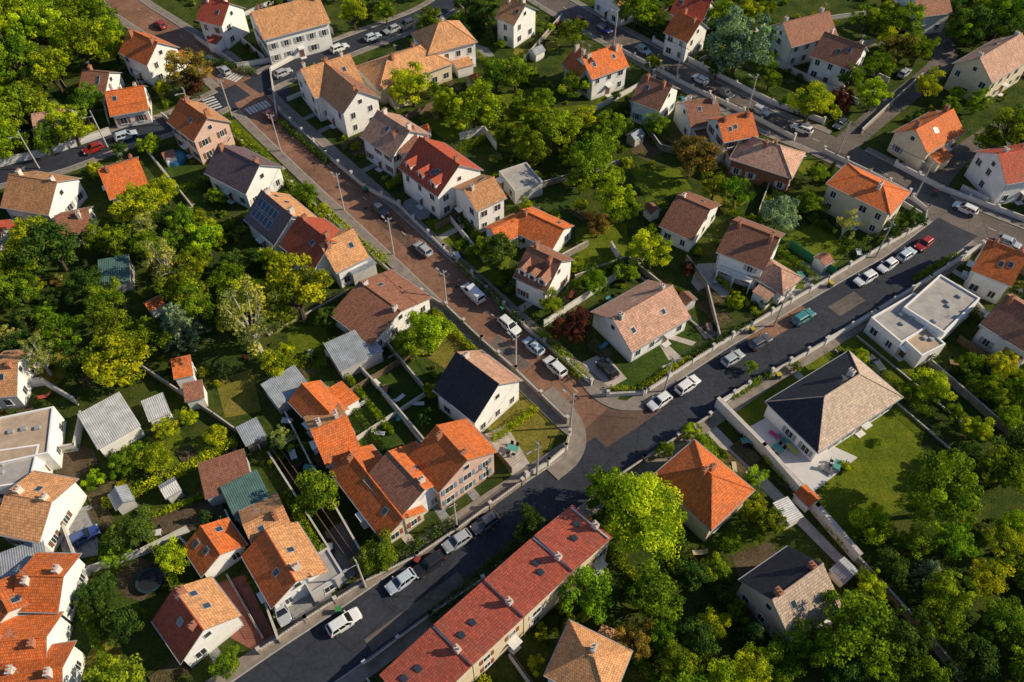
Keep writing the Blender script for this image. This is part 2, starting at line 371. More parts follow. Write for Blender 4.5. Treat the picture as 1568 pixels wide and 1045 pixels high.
house((460,108),(536,84),10,6,9.3,'tan','w',ext=0,roof2='br'); house((492,92),(550,140),8,6,9.2,'tan','w',roof2='br',ext=0)
house((594,88),(640,72),10,4,7,'tan','c',Hp); house((672,36),(684,33),9,6,9.5,'tan','w',Hp,ch=1)
house((776,-4),(806,8),8,6,8.8,'tan','w'); house((890,88),(948,68),7.5,5.5,8.3,'or','w',ext=0); house((882,70),(908,92),6,5,8,'or','c',ext=0)
house((1036,18),(1074,34),7.5,5.5,8.5,'or','w'); house((1040,-12),(1090,2),8,5.5,8.5,'rd','w')
house((1198,36),(1270,18),8.5,5.5,8.5,'br','w'); house((1262,50),(1326,72),8.6,5.5,8.6,'br','w')
house((1500,90),(1565,52),8.4,6,9.2,'pk','c'); house((1402,200),(1460,168),7.4,4.5,7.2,'or','c'); house((1528,236),(1610,222),9,5.5,8.5,'rd','w')
house((984,116),(1030,132),8.5,5,8,'br','w'); house((1048,158),(1098,150),8,4,6.8,'br','w',roof2='or'); house((1098,184),(1152,174),7,5.5,7.8,'or','w')
house((1168,216),(1194,224),8,4,6.8,'pk','b',Hp); house((1318,268),(1352,284),7.2,6,7.8,'or','c',Hp,ch=1,ext=0)
house((1120,338),(1194,366),9.4,5.5,8.4,'br','w',balc=1,ext=0); house((1186,406),(1196,412),5,3,5,'pk','w',Hp,ch=0)
house((1036,300),(1088,322),10.5,3.4,6.2,'br','w',ch=1); house((938,490),(1030,438),9.2,3.4,6.2,'pk','w',ext=0)
house((808,378),(860,402),8,5,8,'br','w',dorm=3,dside=-1,ext=0); house((710,293),(757,272),7,6,7.8,'tan','w',ch=1)
house((798,322),(864,352),6.5,3,4.8,'or','w',ch=1,ext=0); house((752,352),(800,330),4.5,2.8,4.2,'or','w',ch=0,sky=0,ext=0)
house((764,262),(806,248),6.5,3,3.2,'fl','g','flat',side=-1)
house((642,210),(704,254),10,6,9.8,'rd','w',dorm=3,dside=-1,ext=0); house((578,170),(628,202),9,5.5,8.6,'pk','w')
house((600,203),(634,194),6,5.5,8,'br','w',ch=0,ext=0)
house((276,152),(318,182),7.6,6,8.8,'or','p',roof2='tan',ext=0); house((334,222),(398,254),8.6,4.4,7.6,'pu','w'); house((400,292),(448,332),8.6,4.4,7.8,'pu','w',roof2='tan',solar=-1)  # tan second slopes: same tiles, sunlit side painted paler
house((456,332),(508,372),8.6,4.4,7.6,'rd','w',ext=0); house((490,376),(542,352),8,4.4,7.2,'tan','w',ch=1,ext=0)
house((550,432),(614,478),12.5,3,5.2,'br','w'); house((498,528),(560,500),5.5,2.6,3,'gy','g','shed',side=-1,win=False)
house((540,420),(575,404),3,2.5,3.0,'gy','g','shed',side=1,win=False)
house((698,540),(764,590),9.2,5,8.8,'sl','w',roof2='pk',ch=1,sky=0,ext=0)  # pink second slope paints the sunlit side of the slates
house((668,652),(716,706),9,6,8.8,'or','p',ext=0); house((594,692),(650,752),8,4.6,6.6,'br','w',ch=1,roof2='or',ext=0)
house((462,588),(506,634),4.8,2.8,4.4,'or','w',ch=0); house((476,662),(532,638),8.4,3.2,5.6,'or','w',roof2='tan',ext=0); house((534,690),(618,796),6,3,4.8,'or','c',roof2='or',ch=1,ext=0)
house((372,806),(434,776),6.4,3,5,'tan','w',ch=1,ext=0); house((406,812),(454,892),7,3.2,5.4,'or','w',roof2='tan',ch=1,ext=0)  # orange roof's tan slope is its sun side, lit tone put in the colour
house((308,806),(338,850),5.6,2.9,4.6,'or','w',ch=0,ext=0); house((266,902),(312,966),7.2,3.6,6.4,'rd','w',roof2='tan',ext=0)  # red roof's tan slope has the washed-out sunlit tone painted in
house((452,868),(476,910),4.5,2.6,3,'fl','g','flat',side=1)
tp=[(640,1098),(724,1016),(803,942),(878,872),(934,824)]
for i in range(4):
    a,b=tp[i],tp[i+1]; house(a,b,6.6,4.8+.3*i,6.4+.3*i,'rt','c','shed',side=1,name='terraced_cottage')
house((1076,716),(1090,728),8.0,4.6,7.8,'or','c',Hp); house((1182,920),(1260,864),8.2,4.6,7.8,'pl','p',roof2='sl')  # slate roof: pale slope painted as sunlit, dark slope left as slate
house((1262,608),(1316,574),9.4,3.6,7.0,'pl','w',Hp,roof2='sl',ch=1,name='villa',ext=0)  # one slate roof, its sunlit plane painted in the pale copy
house((1334,486),(1400,448),6,3.2,3.6,'fl','w','flat',side=-1); house((1384,470),(1440,420),7,4,4.4,'fl','w','flat',side=-1); house((1372,508),(1412,545),5,3,3.3,'ft','w','flat',side=1)
house((1512,368),(1575,392),8.5,5,8,'or','w'); house((1540,452),(1620,500),9,4.5,7.5,'br','w')
house((898,1002),(910,1008),6.2,4.5,7.0,'tan','w',Hp,ch=1)
house((8,756),(80,770),8.4,4.4,6.4,'tan','w'); house((26,882),(98,884),6.6,4.4,6,'or','w'); house((-10,892),(14,938),5.6,4.2,5.8,'or','w',ch=1)
house((-20,985),(72,976),6.6,4.0,6,'or','w'); house((-10,1040),(96,1024),6.6,4,5.8,'or','w'); house((-5,640),(82,622),8,3.8,4.2,'ft','w','flat',side=-1)
house((-10,690),(60,680),6,3.6,4,'fl','w','flat',side=-1); house((-20,560),(28,556),8,3.5,5.6,'tan','w'); house((0,850),(64,826),5,2.8,3.4,'gy','g','shed',side=-1)
house((121,636),(182,603),6.8,2.6,3.1,'wh','w','shed',side=-1,name='workshop',win=False); house((219,616),(248,604),3.4,2.1,2.6,'wh','w','shed',side=-1,name='garden_shed',win=False)
house((14,268),(88,280),9.5,4.4,7.4,'tan','w'); house((150,262),(212,244),9.5,3.4,6.2,'or','w'); house((84,332),(136,322),6,2.8,4.6,'br','w',ch=1); house((-20,340),(6,352),6,3,5,'rd','w')
house((160,142),(220,132),8,3.4,6,'or','w'); house((126,108),(168,112),7,3,5.2,'br','w',ch=1); house((198,46),(242,66),8,5.6,8.6,'or','w')
house((48,176),(108,168),8,3,5.2,'pk','w',ch=1); house((305,712),(372,690),5,2.6,3.4,'br','g','shed',side=-1,name='garden_shed',win=False)
house((340,748),(392,722),5,2.4,3,'gr','g','shed',side=-1,name='garden_shed',win=False); house((402,590),(450,562),4.2,2.4,3,'gy','g','shed',side=-1,name='garden_shed',win=False)
house((264,552),(290,546),3,2.6,3.4,'or','w','shed',side=-1,name='garden_shed',win=False); house((282,590),(308,584),2.6,2.4,3,'br','w','shed',side=-1,name='garden_shed',win=False)
house((364,656),(392,642),3,2.3,2.8,'gy','k','shed',side=-1,name='garden_shed',win=False)
house((152,400),(196,392),5,2.3,3.2,'gr','g','shed',side=-1,name='greenhouse',win=False); house((1186,772),(1208,800),2.2,2.2,2.5,'wh','w','shed',side=1,name='garden_shed',win=False)
house((1398,-10),(1450,-16),9,5,8,'br','w'); house((930,-20),(960,-30),9,5,8,'tan','w')
NH=len(HS)
# ---------------------------------------------------------------- roads
def smooth(pts,step=1.0):
    P=[Vector(p) for p in pts]; out=[]
    Q=[P[0]*2-P[1]]+P+[P[-1]*2-P[-2]]
    for i in range(1,len(Q)-2):
        n=max(2,int((Q[i+1]-Q[i]).length/step))
        for k in range(n):
            t=k/n; a,b,c,d=Q[i-1],Q[i],Q[i+1],Q[i+2]
            out.append(.5*((2*b)+(c-a)*t+(2*a-5*b+4*c-d)*t*t+(3*b-a-3*c+d)*t**3))
    out.append(P[-1]); return out
ROADS={}; RN={}
def road(key,px,w,mat,z):
    pts=smooth([S(*p) for p in px]); ROADS[key]=(pts,w); RN[key]=np.array([(p.x,p.y) for p in pts])
    b=MB(); n=len(pts); E=[]
    for i in range(n):
        t=(pts[min(i+1,n-1)]-pts[max(i-1,0)]).normalized(); nn=Vector((-t.y,t.x))
        E.append((pts[i]+nn*w/2,pts[i]-nn*w/2))
    for i in range(n-1):
        b.poly([(*E[i][1],z),(*E[i+1][1],z),(*E[i+1][0],z),(*E[i][0],z)])
    b.build('road',[mat])
road('A',[(150,-60),(185,0),(240,40),(310,85),(368,133),(400,170),(503,266),(564,321),(631,382),(704,449),(757,499),(825,560),(885,616),(915,640)],6.8,M_asA,.030)  # road A's brown surface has the sunlit tone painted in
road('C',[(300,1140),(440,1040),(527,981),(614,919),(700,857),(743,828),(945,690),(1122,569),(1185,530),(1325,446),(1388,408),(1470,345)],7.2,M_asC,.034)
road('B',[(780,-40),(860,10),(940,55),(1000,88),(1100,145),(1180,187),(1250,215),(1310,243),(1400,290),(1470,330),(1568,372),(1700,430)],6.8,M_asG,.038)
road('D',[(-120,300),(0,268),(90,247),(190,210),(260,190),(330,158),(372,138)],6,M_asC,.042)
road('T',[(385,135),(430,113),(520,75),(600,45),(660,20),(720,-20)],6.4,M_asC,.046)
road('E',[(1290,225),(1340,182),(1400,135),(1440,100),(1448,75),(1425,45),(1390,10),(1360,-40)],5,M_asG,.050)
road('F',[(1425,290),(1462,245),(1520,205),(1600,160)],4.4,M_asG,.054)
def nearroad(x,y,skip=None):
    best=(1e9,None,None,0)
    for k,A in RN.items():
        if k==skip: continue
        q=(A[:,0]-x)**2+(A[:,1]-y)**2; i=int(q.argmin()); d=math.sqrt(q[i])-ROADS[k][1]/2
        if d<best[0]:
            i=min(i,len(A)-2); best=(d,(ROADS[k][0][i+1]-ROADS[k][0][i]).normalized(),k,i)
    return best
def area(name,px,mat,z,world=False):
    b=MB(); P=px if world else [S(*p) for p in px]
    A=sum(P[i][0]*P[(i+1)%len(P)][1]-P[(i+1)%len(P)][0]*P[i][1] for i in range(len(P)))
    if A<0: P=P[::-1]
    b.poly([(x,y,z) for x,y in P]); b.build(name,[mat]); return P
area('road_junction',[(840,578),(905,592),(940,618),(1000,620),(1075,632),(900,752),(850,742),(880,705),(890,672),(868,640),(835,600)],M_asJ,.026)  # brown tone paints the pool of sunlight on the crossing
area('road_junction',[(320,140),(352,108),(400,100),(440,118),(446,140),(425,168),(400,190),(372,168),(330,168)],M_asC,.022)
area('road_junction',[(1385,330),(1420,290),(1500,320),(1568,345),(1568,395),(1500,385),(1440,400),(1415,365)],M_asG,.022)
def patchroad(px,i0,i1,o0,o1,mat,z,key='C'):
    q=S(*px); c=int(((RN[key][:,0]-q[0])**2+(RN[key][:,1]-q[1])**2).argmin())
    pts=ROADS[key][0]; b=MB()
    for i in range(max(1,c+i0),min(c+i1,len(pts)-3)):
        def e(j,o):
            t=(pts[j+1]-pts[j-1]).normalized(); return pts[j]+Vector((-t.y,t.x))*o
        b.poly([(*e(i,o0),z),(*e(i+1,o0),z),(*e(i+1,o1),z),(*e(i,o1),z)])
    b.build('road_patch',[mat])
patchroad((960,670),-3,7,1.2,3.6,M_asJ,.0352); patchroad((1175,500),-5,7,1.2,3.6,M_asA,.0352)  # both warm strips are sunlit stretches painted onto dark road C
patchroad((640,900),-8,5,-3.2,-1.4,M_asG,.0352); patchroad((1290,460),-3,3,-1.5,1.0,M_asG,.0352); patchroad((600,350),-4,9,-.6,1.8,M_asJ,.0312,'A'); patchroad((790,530),-3,4,-2.8,-.8,M_asG,.0312,'A')
mh=MB()
for px in [(860,730),(1100,585),(600,930),(700,440),(560,320),(1260,485),(480,250),(1150,172)]:
    x,y=S(*px); mh.cyl((x,y,.03),(x,y,.064),.36,.36,14,0)
mh.build('manhole_covers',[flat('cast_iron',(.05,.05,.05),.6,.5)])
def pavement(key,side,w=1.6,mat=M_pave):
    pts,rw=ROADS[key]; n=len(pts); b=MB()
    def flush(run):
        if len(run)<3: return
        for i in range(len(run)-1):
            (k0,k1,p1),(q0,q1,r1)=run[i],run[i+1]; z=.14
            def qd(a,c,d,e,m):
                P=[(*a,z),(*c,z),(*d,z),(*e,z)]; b.poly(P if side<0 else P[::-1],m)
            qd(k1,p1,r1,q1,0); qd(k0,k1,q1,q0,1)
            b.poly([(*k0,0),(*q0,0),(*q0,z),(*k0,z)],1); b.poly([(*p1,0),(*r1,0),(*r1,z),(*p1,z)],1)
    run=[]
    for i in range(n):
        t=(pts[min(i+1,n-1)]-pts[max(i-1,0)]).normalized(); nn=Vector((-t.y,t.x))*side
        o=pts[i]+nn*(rw/2); c=o+nn*(w*.5)
        if nearroad(c.x,c.y,key)[0]<w*.5+.3: flush(run); run=[]
        else: run.append((o,o+nn*.16,o+nn*w))
    flush(run); b.build('pavement',[mat,M_kerb])
for k in 'ACBDT':
    for s in (-1,1): pavement(k,s,2.0 if k in 'AC' else 1.6)
def pave_line(px,w):
    pts=smooth([S(*p) for p in px],.5); b=MB(); n=len(pts)
    def nn(i):
        t=(pts[min(i+1,n-1)]-pts[max(i-1,0)]).normalized(); return Vector((-t.y,t.x))*w/2
    for i in range(n-1):
        a0,a1=pts[i]+nn(i),pts[i]-nn(i); b0,b1=pts[i+1]+nn(i+1),pts[i+1]-nn(i+1)
        z=.145; b.poly([(*a1,z),(*b1,z),(*b0,z),(*a0,z)],0)
        b.poly([(*a0,0),(*b0,0),(*b0,z),(*a0,z)],1); b.poly([(*a1,0),(*b1,0),(*b1,z),(*a1,z)],1)
    b.build('pavement',[M_pave,M_kerb])
pave_line([(838,598),(862,622),(880,648),(886,676),(874,704),(846,728)],2.2)
pave_line([(893,580),(915,605),(945,620),(985,622)],1.8)
mk=MB()
def crosswalk(p,q,n=7):
    a=Vector(S(*p)); b=Vector(S(*q)); t=(b-a).normalized()
    for i in range(n): mk.wb(a.lerp(b,(i+.5)/n),t,.5,2.6,.05,.060,0)
crosswalk((338,112),(368,122),7); crosswalk((378,172),(412,158),7); crosswalk((318,150),(332,168),5)
def dashes(key,off,i0,i1,step,ln,w=.12):
    pts,rw=ROADS[key]
    for i in range(i0,min(i1,len(pts)-2),step):
        t=(pts[i+1]-pts[i]).normalized(); nn=Vector((-t.y,t.x)); c=pts[i]+nn*off
        if nearroad(c.x,c.y,key)[0]<1: continue
        mk.wb(c,t,ln,w,.052,.058,0)
dashes('A',1.2,30,400,6,1.2,.1); dashes('B',0,0,400,7,1.4)
mk.build('road_markings',[M_mark])
g=MB(); g.poly([(-1500,-1500,0),(1500,-1500,0),(1500,2500,0),(-1500,2500,0)]); g.build('ground',[M_gnd])
zz=[.004]; CLEAR=[]
def inpoly(x,y,P):
    c=False; j=len(P)-1
    for i in range(len(P)):
        if (P[i][1]>y)!=(P[j][1]>y) and x<(P[j][0]-P[i][0])*(y-P[i][1])/(P[j][1]-P[i][1])+P[i][0]: c=not c
        j=i
    return c
def clear(x,y): return not any(inpoly(x,y,P) for P in CLEAR)
def plot(name,px,mat,clear=True,world=False):
    P=area(name,px,mat,zz[0],world); zz[0]+=.0002
    if clear: CLEAR.append(P)
plot('lawn',[(690,495),(785,585),(862,652),(815,722),(745,655),(690,570),(610,520)],M_dry)
plot('courtyard',[(742,665),(775,650),(818,722),(790,738)],M_patio)
plot('lawn',[(1108,628),(1265,530),(1420,650),(1400,720),(1300,842)],M_lawn)
plot('garden_path',[(1066,648),(1084,640),(1300,862),(1290,872)],M_patio)
plot('lawn',[(930,600),(985,600),(1100,530),(1060,480),(960,560)],M_lawnd)
plot('garden_path',[(1005,520),(1016,516),(1034,548),(1024,552)],M_patio); plot('garden_path',[(1020,518),(1060,530),(1066,524),(1026,512)],M_patio)
plot('patio',[(1066,502),(1090,494),(1104,510),(1080,520)],M_patio)
plot('courtyard',[(1190,430),(1230,400),(1272,420),(1210,470)],M_grav); plot('lawn',[(1195,365),(1265,335),(1300,385),(1270,415),(1215,378)],M_lawn)
plot('lawn',[(1275,530),(1335,490),(1400,550),(1400,600),(1340,570)],M_lawn); plot('lawn',[(530,590),(590,545),(670,640),(590,690)],M_lawnd)
plot('lawn',[(600,520),(650,545),(655,580),(645,640),(585,560)],M_lawnd)
plot('gravel_yard',[(497,815),(530,795),(560,870),(530,890)],M_grav); plot('courtyard',[(315,900),(375,880),(425,985),(395,1000),(350,975)],M_terr)
plot('gravel_yard',[(425,935),(495,895),(515,920),(440,975)],M_grav); plot('lawn',[(330,190),(375,180),(425,235),(380,245)],M_lawn)
plot('lawn',[(640,180),(700,185),(720,215),(680,215)],M_lawn); plot('lawn',[(850,165),(900,160),(890,200),(850,195)],M_lawn)
plot('vegetable_garden',[(220,790),(320,745),(350,790),(250,830)],M_dirt,False); plot('vegetable_garden',[(1120,850),(1180,830),(1200,870),(1140,910)],M_dirt)
plot('driveway',[(1380,250),(1420,240),(1430,280),(1400,285)],M_patio); plot('lawn',[(120,900),(200,880),(230,980),(150,1040),(100,980)],M_lawnd,False)
plot('courtyard',[(80,790),(150,770),(150,850),(100,860)],M_grav); plot('lawn',[(1210,700),(1400,660),(1440,760),(1330,800),(1290,780)],M_lawn)
plot('lawn',[(790,370),(770,440),(740,430),(700,390),(720,360)],M_lawn,False); plot('lawn',[(880,350),(960,340),(960,420),(890,430)],M_lawn)
plot('driveway',[(880,560),(925,540),(960,580),(925,600)],M_patio); plot('lawn',[(1050,20),(1180,60),(1160,130),(1100,110)],M_lawnd,False)
plot('lawn',[(230,240),(300,250),(330,320),(280,330)],M_lawnd,False)
plot('lawn',[(710,150),(850,130),(850,240),(760,230)],M_lawn,False); plot('lawn',[(820,290),(900,290),(880,340),(840,330)],M_lawnd)
plot('lawn',[(960,250),(1040,260),(1060,290),(990,310)],M_lawn); plot('lawn',[(505,600),(540,590),(580,690),(545,700)],M_lawnd)
plot('lawn',[(440,500),(500,500),(500,560),(440,560)],M_lawn,False); plot('bare_yard',[(330,585),(385,565),(400,630),(345,640)],M_dry)
plot('lawn',[(260,640),(290,690),(250,730),(215,690)],M_lawn,False); plot('lawn',[(60,490),(130,540),(80,600),(30,560)],M_dry,False)
plot('lawn',[(920,140),(955,160),(930,200),(900,190)],M_lawn); plot('lawn',[(1440,600),(1520,580),(1560,640),(1480,650)],M_lawnd,False)
plot('lawn',[(410,700),(450,690),(500,790),(470,810)],M_lawnd,False); plot('lawn',[(650,340),(690,330),(700,380),(680,380)],M_lawn)
plot('lawn',[(1130,230),(1160,300),(1110,330),(1080,290)],M_dry,False); plot('lawn',[(1090,780),(1160,790),(1130,840),(1080,850)],M_lawnd,False)
t=MB(); P=[S(*p) for p in [(1148,655),(1175,640),(1312,702),(1242,757)]]; t.slab([(x,y,.3) for x,y in P][::-1],.5); t.build('terrace',[stucco('terrace_slab',(.74,.70,.70))])
# ---------------------------------------------------------------- walls, fences, hedges
def wall(px,h=1.1,t=.2,mat=M_wallw,pier=0,fence=0,name='garden_wall',cope=True,world=False):
    b=MB(); P=[Vector(p) if world else Vector(S(*p)) for p in px]
    for i in range(len(P)-1):
        a,c=P[i],P[i+1]; d=(c-a); L=d.length; tt=d.normalized(); m=(a+c)/2
        b.wb(m,tt,L+t*.9,t,-.2,h,0)
        if cope: b.wb(m,tt,L+t+.06,t+.1,h,h+.07,1)
        if fence:
            b.wb(m,tt,L,.04,h+fence-.05,h+fence,2); k=int(L/.35)
            for j in range(k):
                q=a.lerp(c,(j+.5)/k); b.wb(q,tt,.06,.03,h+.07,h+fence-.05,2)
        if pier:
            k=max(1,int(L/pier))
            for j in range(k+1):
                q=a.lerp(c,j/k); b.wb(q,tt,.4,.4,-.2,h+max(fence,.25)+.12,0); b.wb(q,tt,.5,.5,h+max(fence,.25)+.12,h+max(fence,.25)+.2,1)
    return b.build(name,[mat,M_cope,M_dk])
wall([(1097,624),(1165,693),(1245,785),(1308,858)],2.2,.5); wall([(1100,622),(1145,594)],1.2,.25,pier=3)
wall([(1180,575),(1262,528)],1,.2,pier=3,fence=.6); wall([(1265,526),(1338,484),(1420,432),(1500,380)],1.3,.25,pier=4)
wall([(1330,488),(1405,550)],1.6,.2); wall([(1500,378),(1520,410)],1.5,.2)
wall([(684,474),(738,526),(790,572),(868,648)],1.1,.22,M_walls,pier=4,fence=.5); wall([(872,668),(866,690),(840,712),(806,732)],1.1,.22,M_wallw,pier=3,fence=.5)
wall([(545,560),(600,620),(650,680)],1.5,.12); wall([(592,530),(650,600)],1.5,.12,M_walls); wall([(500,545),(545,570),(590,525)],1.4,.15)
wall([(612,318),(680,385),(745,445),(800,500),(905,590)],.8,.2,M_wallw,pier=4,fence=.6); wall([(430,175),(500,240),(560,290),(612,318)],1,.2,M_wallw,pier=4,fence=.5)
wall([(330,190),(420,260),(480,315),(560,385),(610,430),(684,474)],.9,.2,M_walls,pier=5,fence=.4)
wall([(930,608),(985,605),(1060,556),(1150,500),(1268,430),(1330,392),(1415,345),(1418,325),(1395,306)],.9,.22,M_wallw,pier=4,fence=.5)
wall([(0,256),(95,232),(170,206)],1.6,.25); wall([(950,80),(1060,138),(1165,188),(1215,215)],1,.2,pier=4,fence=.5); wall([(1000,66),(1100,120),(1180,160),(1260,190)],1.2,.2,pier=4)
wall([(1260,235),(1330,268),(1390,300)],1,.2,pier=4,fence=.5); wall([(1370,255),(1440,292),(1568,340)],1.1,.2,pier=4)
wall([(1318,205),(1368,158),(1410,120)],1.2,.2,M_walls); wall([(640,855),(700,815),(800,742)],1,.2,M_walls,pier=4,fence=.5); wall([(400,1000),(470,952),(560,895),(640,855)],1,.2,M_walls,pier=4,fence=.5)
wall([(560,1020),(660,945),(740,890)],1,.2,M_walls,pier=4,fence=.4); wall([(905,762),(985,708),(1085,642)],1.1,.2,M_walls,pier=5,fence=.5)
wall([(705,215),(742,205),(760,230)],1.8,.2); wall([(820,420),(900,378)],1.5,.15,M_walls); wall([(935,380),(950,405)],1.5,.2)
wall([(440,640),(480,720),(560,860)],1.5,.15,M_walls); wall([(350,790),(400,900),(430,985)],1.6,.15,M_walls); wall([(280,830),(330,880)],1.6,.15)
wall([(120,620),(70,590),(0,600)],1.8,.2); wall([(85,760),(130,880)],1.8,.2); wall([(130,880),(220,850),(290,815)],1.6,.15); wall([(60,700),(120,690),(130,640)],1.7,.2)
wall([(1530,520),(1480,460)],1.6,.2); wall([(250,180),(330,250)],1.2,.15,M_walls); wall([(425,180),(415,110),(470,80)],1.2,.2); wall([(300,60),(365,105),(420,95)],1.2,.2)
wall([(1310,862),(1400,960),(1470,1045)],1.6,.2,M_walls); wall([(1420,560),(1568,690)],1.5,.15,M_walls); wall([(760,120),(800,100),(860,30)],1.4,.15,M_walls)
wall([(1208,380),(1240,402),(1276,422)],1.9,.06,M_greenf,name='green_screen_fence',cope=False)
wall([(1050,400),(1080,440),(1100,520)],1.4,.1,M_walls); wall([(690,340),(740,400)],1.4,.1,M_wallw); wall([(1190,250),(1160,330)],1.4,.1,M_walls); wall([(960,160),(1010,230),(1080,250)],1.4,.1,M_walls)
wall([(210,560),(330,640),(400,690)],1.4,.1,M_walls); wall([(505,600),(545,670)],1.3,.08,M_wallw); wall([(880,430),(960,400),(1010,440)],1.3,.1,M_walls); wall([(820,290),(960,250)],1.3,.08,M_walls)
# ---------------------------------------------------------------- foliage
def leaf_arrays(C,Rr,n,size,flat=.8,outw=1.0):
    C=np.array(C); Rr=np.array(Rr); k=len(C); idx=np.repeat(np.arange(k),n)
    d=rng.normal(size=(k*n,3)); d/=np.linalg.norm(d,axis=1)[:,None]
    rad=(.4+.68*rng.random(k*n)**.7)
    pos=C[idx]+d*(Rr[idx]*rad)[:,None]*np.array([1,1,flat])
    nm=d*outw+rng.normal(size=d.shape)*.5; nm/=np.linalg.norm(nm,axis=1)[:,None]
    a=np.cross(nm,rng.normal(size=d.shape)); a/=np.linalg.norm(a,axis=1)[:,None]; b=np.cross(nm,a)
    s=size*(.55+.9*rng.random(k*n))
    q=np.stack([pos-a*s[:,None],pos-b*(s*.62)[:,None],pos+a*s[:,None],pos+b*(s*.62)[:,None]],1)
    cv=rng.random(k)[idx]; cv=np.clip(cv+rng.normal(size=k*n)*.16,0,1)
    return q.reshape(-1,3),np.repeat(cv,4)
def leaf_mesh(name,V,cl,trunk=None,bark=None):
    nv=len(V); nq=nv//4; faces=[tuple(r) for r in np.arange(nv).reshape(-1,4).tolist()]; mi=[0]*nq; cv=cl; verts=V
    if trunk:
        verts=np.vstack([V,np.array(trunk.v)]); faces+= [tuple(i+nv for i in f) for f in trunk.f]; mi+=[1]*len(trunk.f); cv=np.concatenate([cl,np.zeros(len(trunk.v))])
    me=bpy.data.meshes.new(name); me.from_pydata(verts.tolist(),[],faces)
    me.materials.append(M_leaf); me.materials.append(bark or M_bark); me.polygons.foreach_set('material_index',mi)
    at=me.attributes.new('clump','FLOAT','POINT'); at.data.foreach_set('value',cv.astype(np.float32)); me.update(); return me
def broad(name,seed,asp=1.0,n=46,ls=.046,per=110,bark=None,spread=1.0,small=.11,big=.30):
    random.seed(seed); T=MB(); C=[];Rr=[]
    lob=[(random.uniform(0,6.28),random.uniform(.0,.3)) for _ in range(4)]
    T.cyl((0,0,-.05),(.03,.02,.75),.085,.06,7,0,False)
    for i in range(n):
        th=random.uniform(0,6.28); cz=random.uniform(-.65,1)
        rr=math.sqrt(max(0,1-cz*cz))
        sc_=.60+.32*random.random()+sum(a*math.cos((j+1)*(th-p)) for j,(p,a) in enumerate(lob))*.42
        if random.random()<.25: sc_*=.5
        c=(math.cos(th)*rr*sc_*spread,math.sin(th)*rr*sc_*spread,1.45+cz*sc_*asp); C.append(c); Rr.append(random.uniform(small,big))
        if i<16:
            m=Vector((c[0]*.35,c[1]*.35,.75+.3*(c[2]-.75))); T.cyl((.02,.02,.45+.3*random.random()),m,.04,.028,5,0,False); T.cyl(m,c,.028,.008,5,0,False)
    V,cl=leaf_arrays(C,Rr,per,ls); return leaf_mesh(name,V,cl,T,bark)
def conifer(name,seed,slim=1.0):
    random.seed(seed); T=MB(); T.cyl((0,0,-.05),(0,0,2.6),.07,.01,7,0,False); C=[];Rr=[]
    for k in range(12):
        z=.35+k*.19; r=(.85*(1-k/12.5)+.05)*slim
        for j in range(max(3,int(9*r)+2)):
            th=j*6.28/max(3,int(9*r)+2)+k+random.random()*.4; q=r*random.uniform(.75,1.05)
            for f_ in (.55,1):
                C.append((math.cos(th)*q*f_,math.sin(th)*q*f_,z-.1*f_)); Rr.append(.13)
            T.cyl((0,0,z+.05),(math.cos(th)*q,math.sin(th)*q,z-.1),.015,.005,4,0,False)
    V,cl=leaf_arrays(C,Rr,26,.045,.6); return leaf_mesh(name,V,cl,T)
BR=[broad('broadleaf_%d'%i,20+i,(.8,1.0,1.15,.9,1.25,1.0,.85,1.1)[i],n=(44,56,66,50,60,72,48,58)[i]) for i in range(8)]
BI=[broad('birch_%d'%i,60+i,1.35,n=44,ls=.036,per=75,bark=M_barkw,spread=.85,small=.1,big=.24) for i in range(2)]
CO=[conifer('conifer_0',5),conifer('conifer_1',6,.6)]
BIG=broad('maple_big',91,1.15,n=120,ls=.034,per=130,small=.14,big=.30)
def bushmesh(seed):
    random.seed(seed); C=[];Rr=[]
    for i in range(13):
        th=random.uniform(0,6.28); q=random.uniform(0,.72); C.append((math.cos(th)*q,math.sin(th)*q,random.uniform(.25,.9))); Rr.append(random.uniform(.18,.38))
    V,cl=leaf_arrays(C,Rr,60,.09); T=MB(); T.cyl((0,0,-.05),(0,0,.5),.08,.04,5,0,False); return leaf_mesh('shrub_mesh',V,cl,T)
BU=[bushmesh(i) for i in range(5)]
random.seed(11)
TC={'g':(.23,.31,.022),'y':(.42,.46,.022),'Y':(.60,.60,.028),'d':(.10,.165,.032),'b':(.46,.45,.12),'p':(.14,.045,.035),'s':(.27,.36,.22),'o':(.33,.23,.05)}
TN={'g':'lime_tree','y':'acacia_tree','Y':'maple_tree','d':'oak_tree','b':'birch_tree','p':'purple_plum_tree','s':'cedar_tree','o':'autumn_tree','f':'fir_tree'}; TC['f']=(.10,.16,.045)
TREES=[]
def tree(x,y,Rm,ty):
    me=BIG if ty=='Y' else random.choice(BI) if ty=='b' else random.choice(CO) if ty=='f' or (ty=='s' and random.random()<.4) else random.choice(BR)
    o=bpy.data.objects.new(TN[ty],me); COL.objects.link(o); c=TC[ty]; k=random.uniform(.78,1.18)
    o.color=(c[0]*k*random.uniform(.85,1.08),c[1]*k,c[2]*k,1); o.location=(x,y,0); o.rotation_euler=(random.uniform(-.05,.05),random.uniform(-.05,.05),random.uniform(0,6.28))
    hz=random.uniform(.8,1.12); o.scale=(Rm*random.uniform(1.0,1.2),Rm*random.uniform(1.0,1.2),Rm*hz); TREES.append((x,y,Rm))
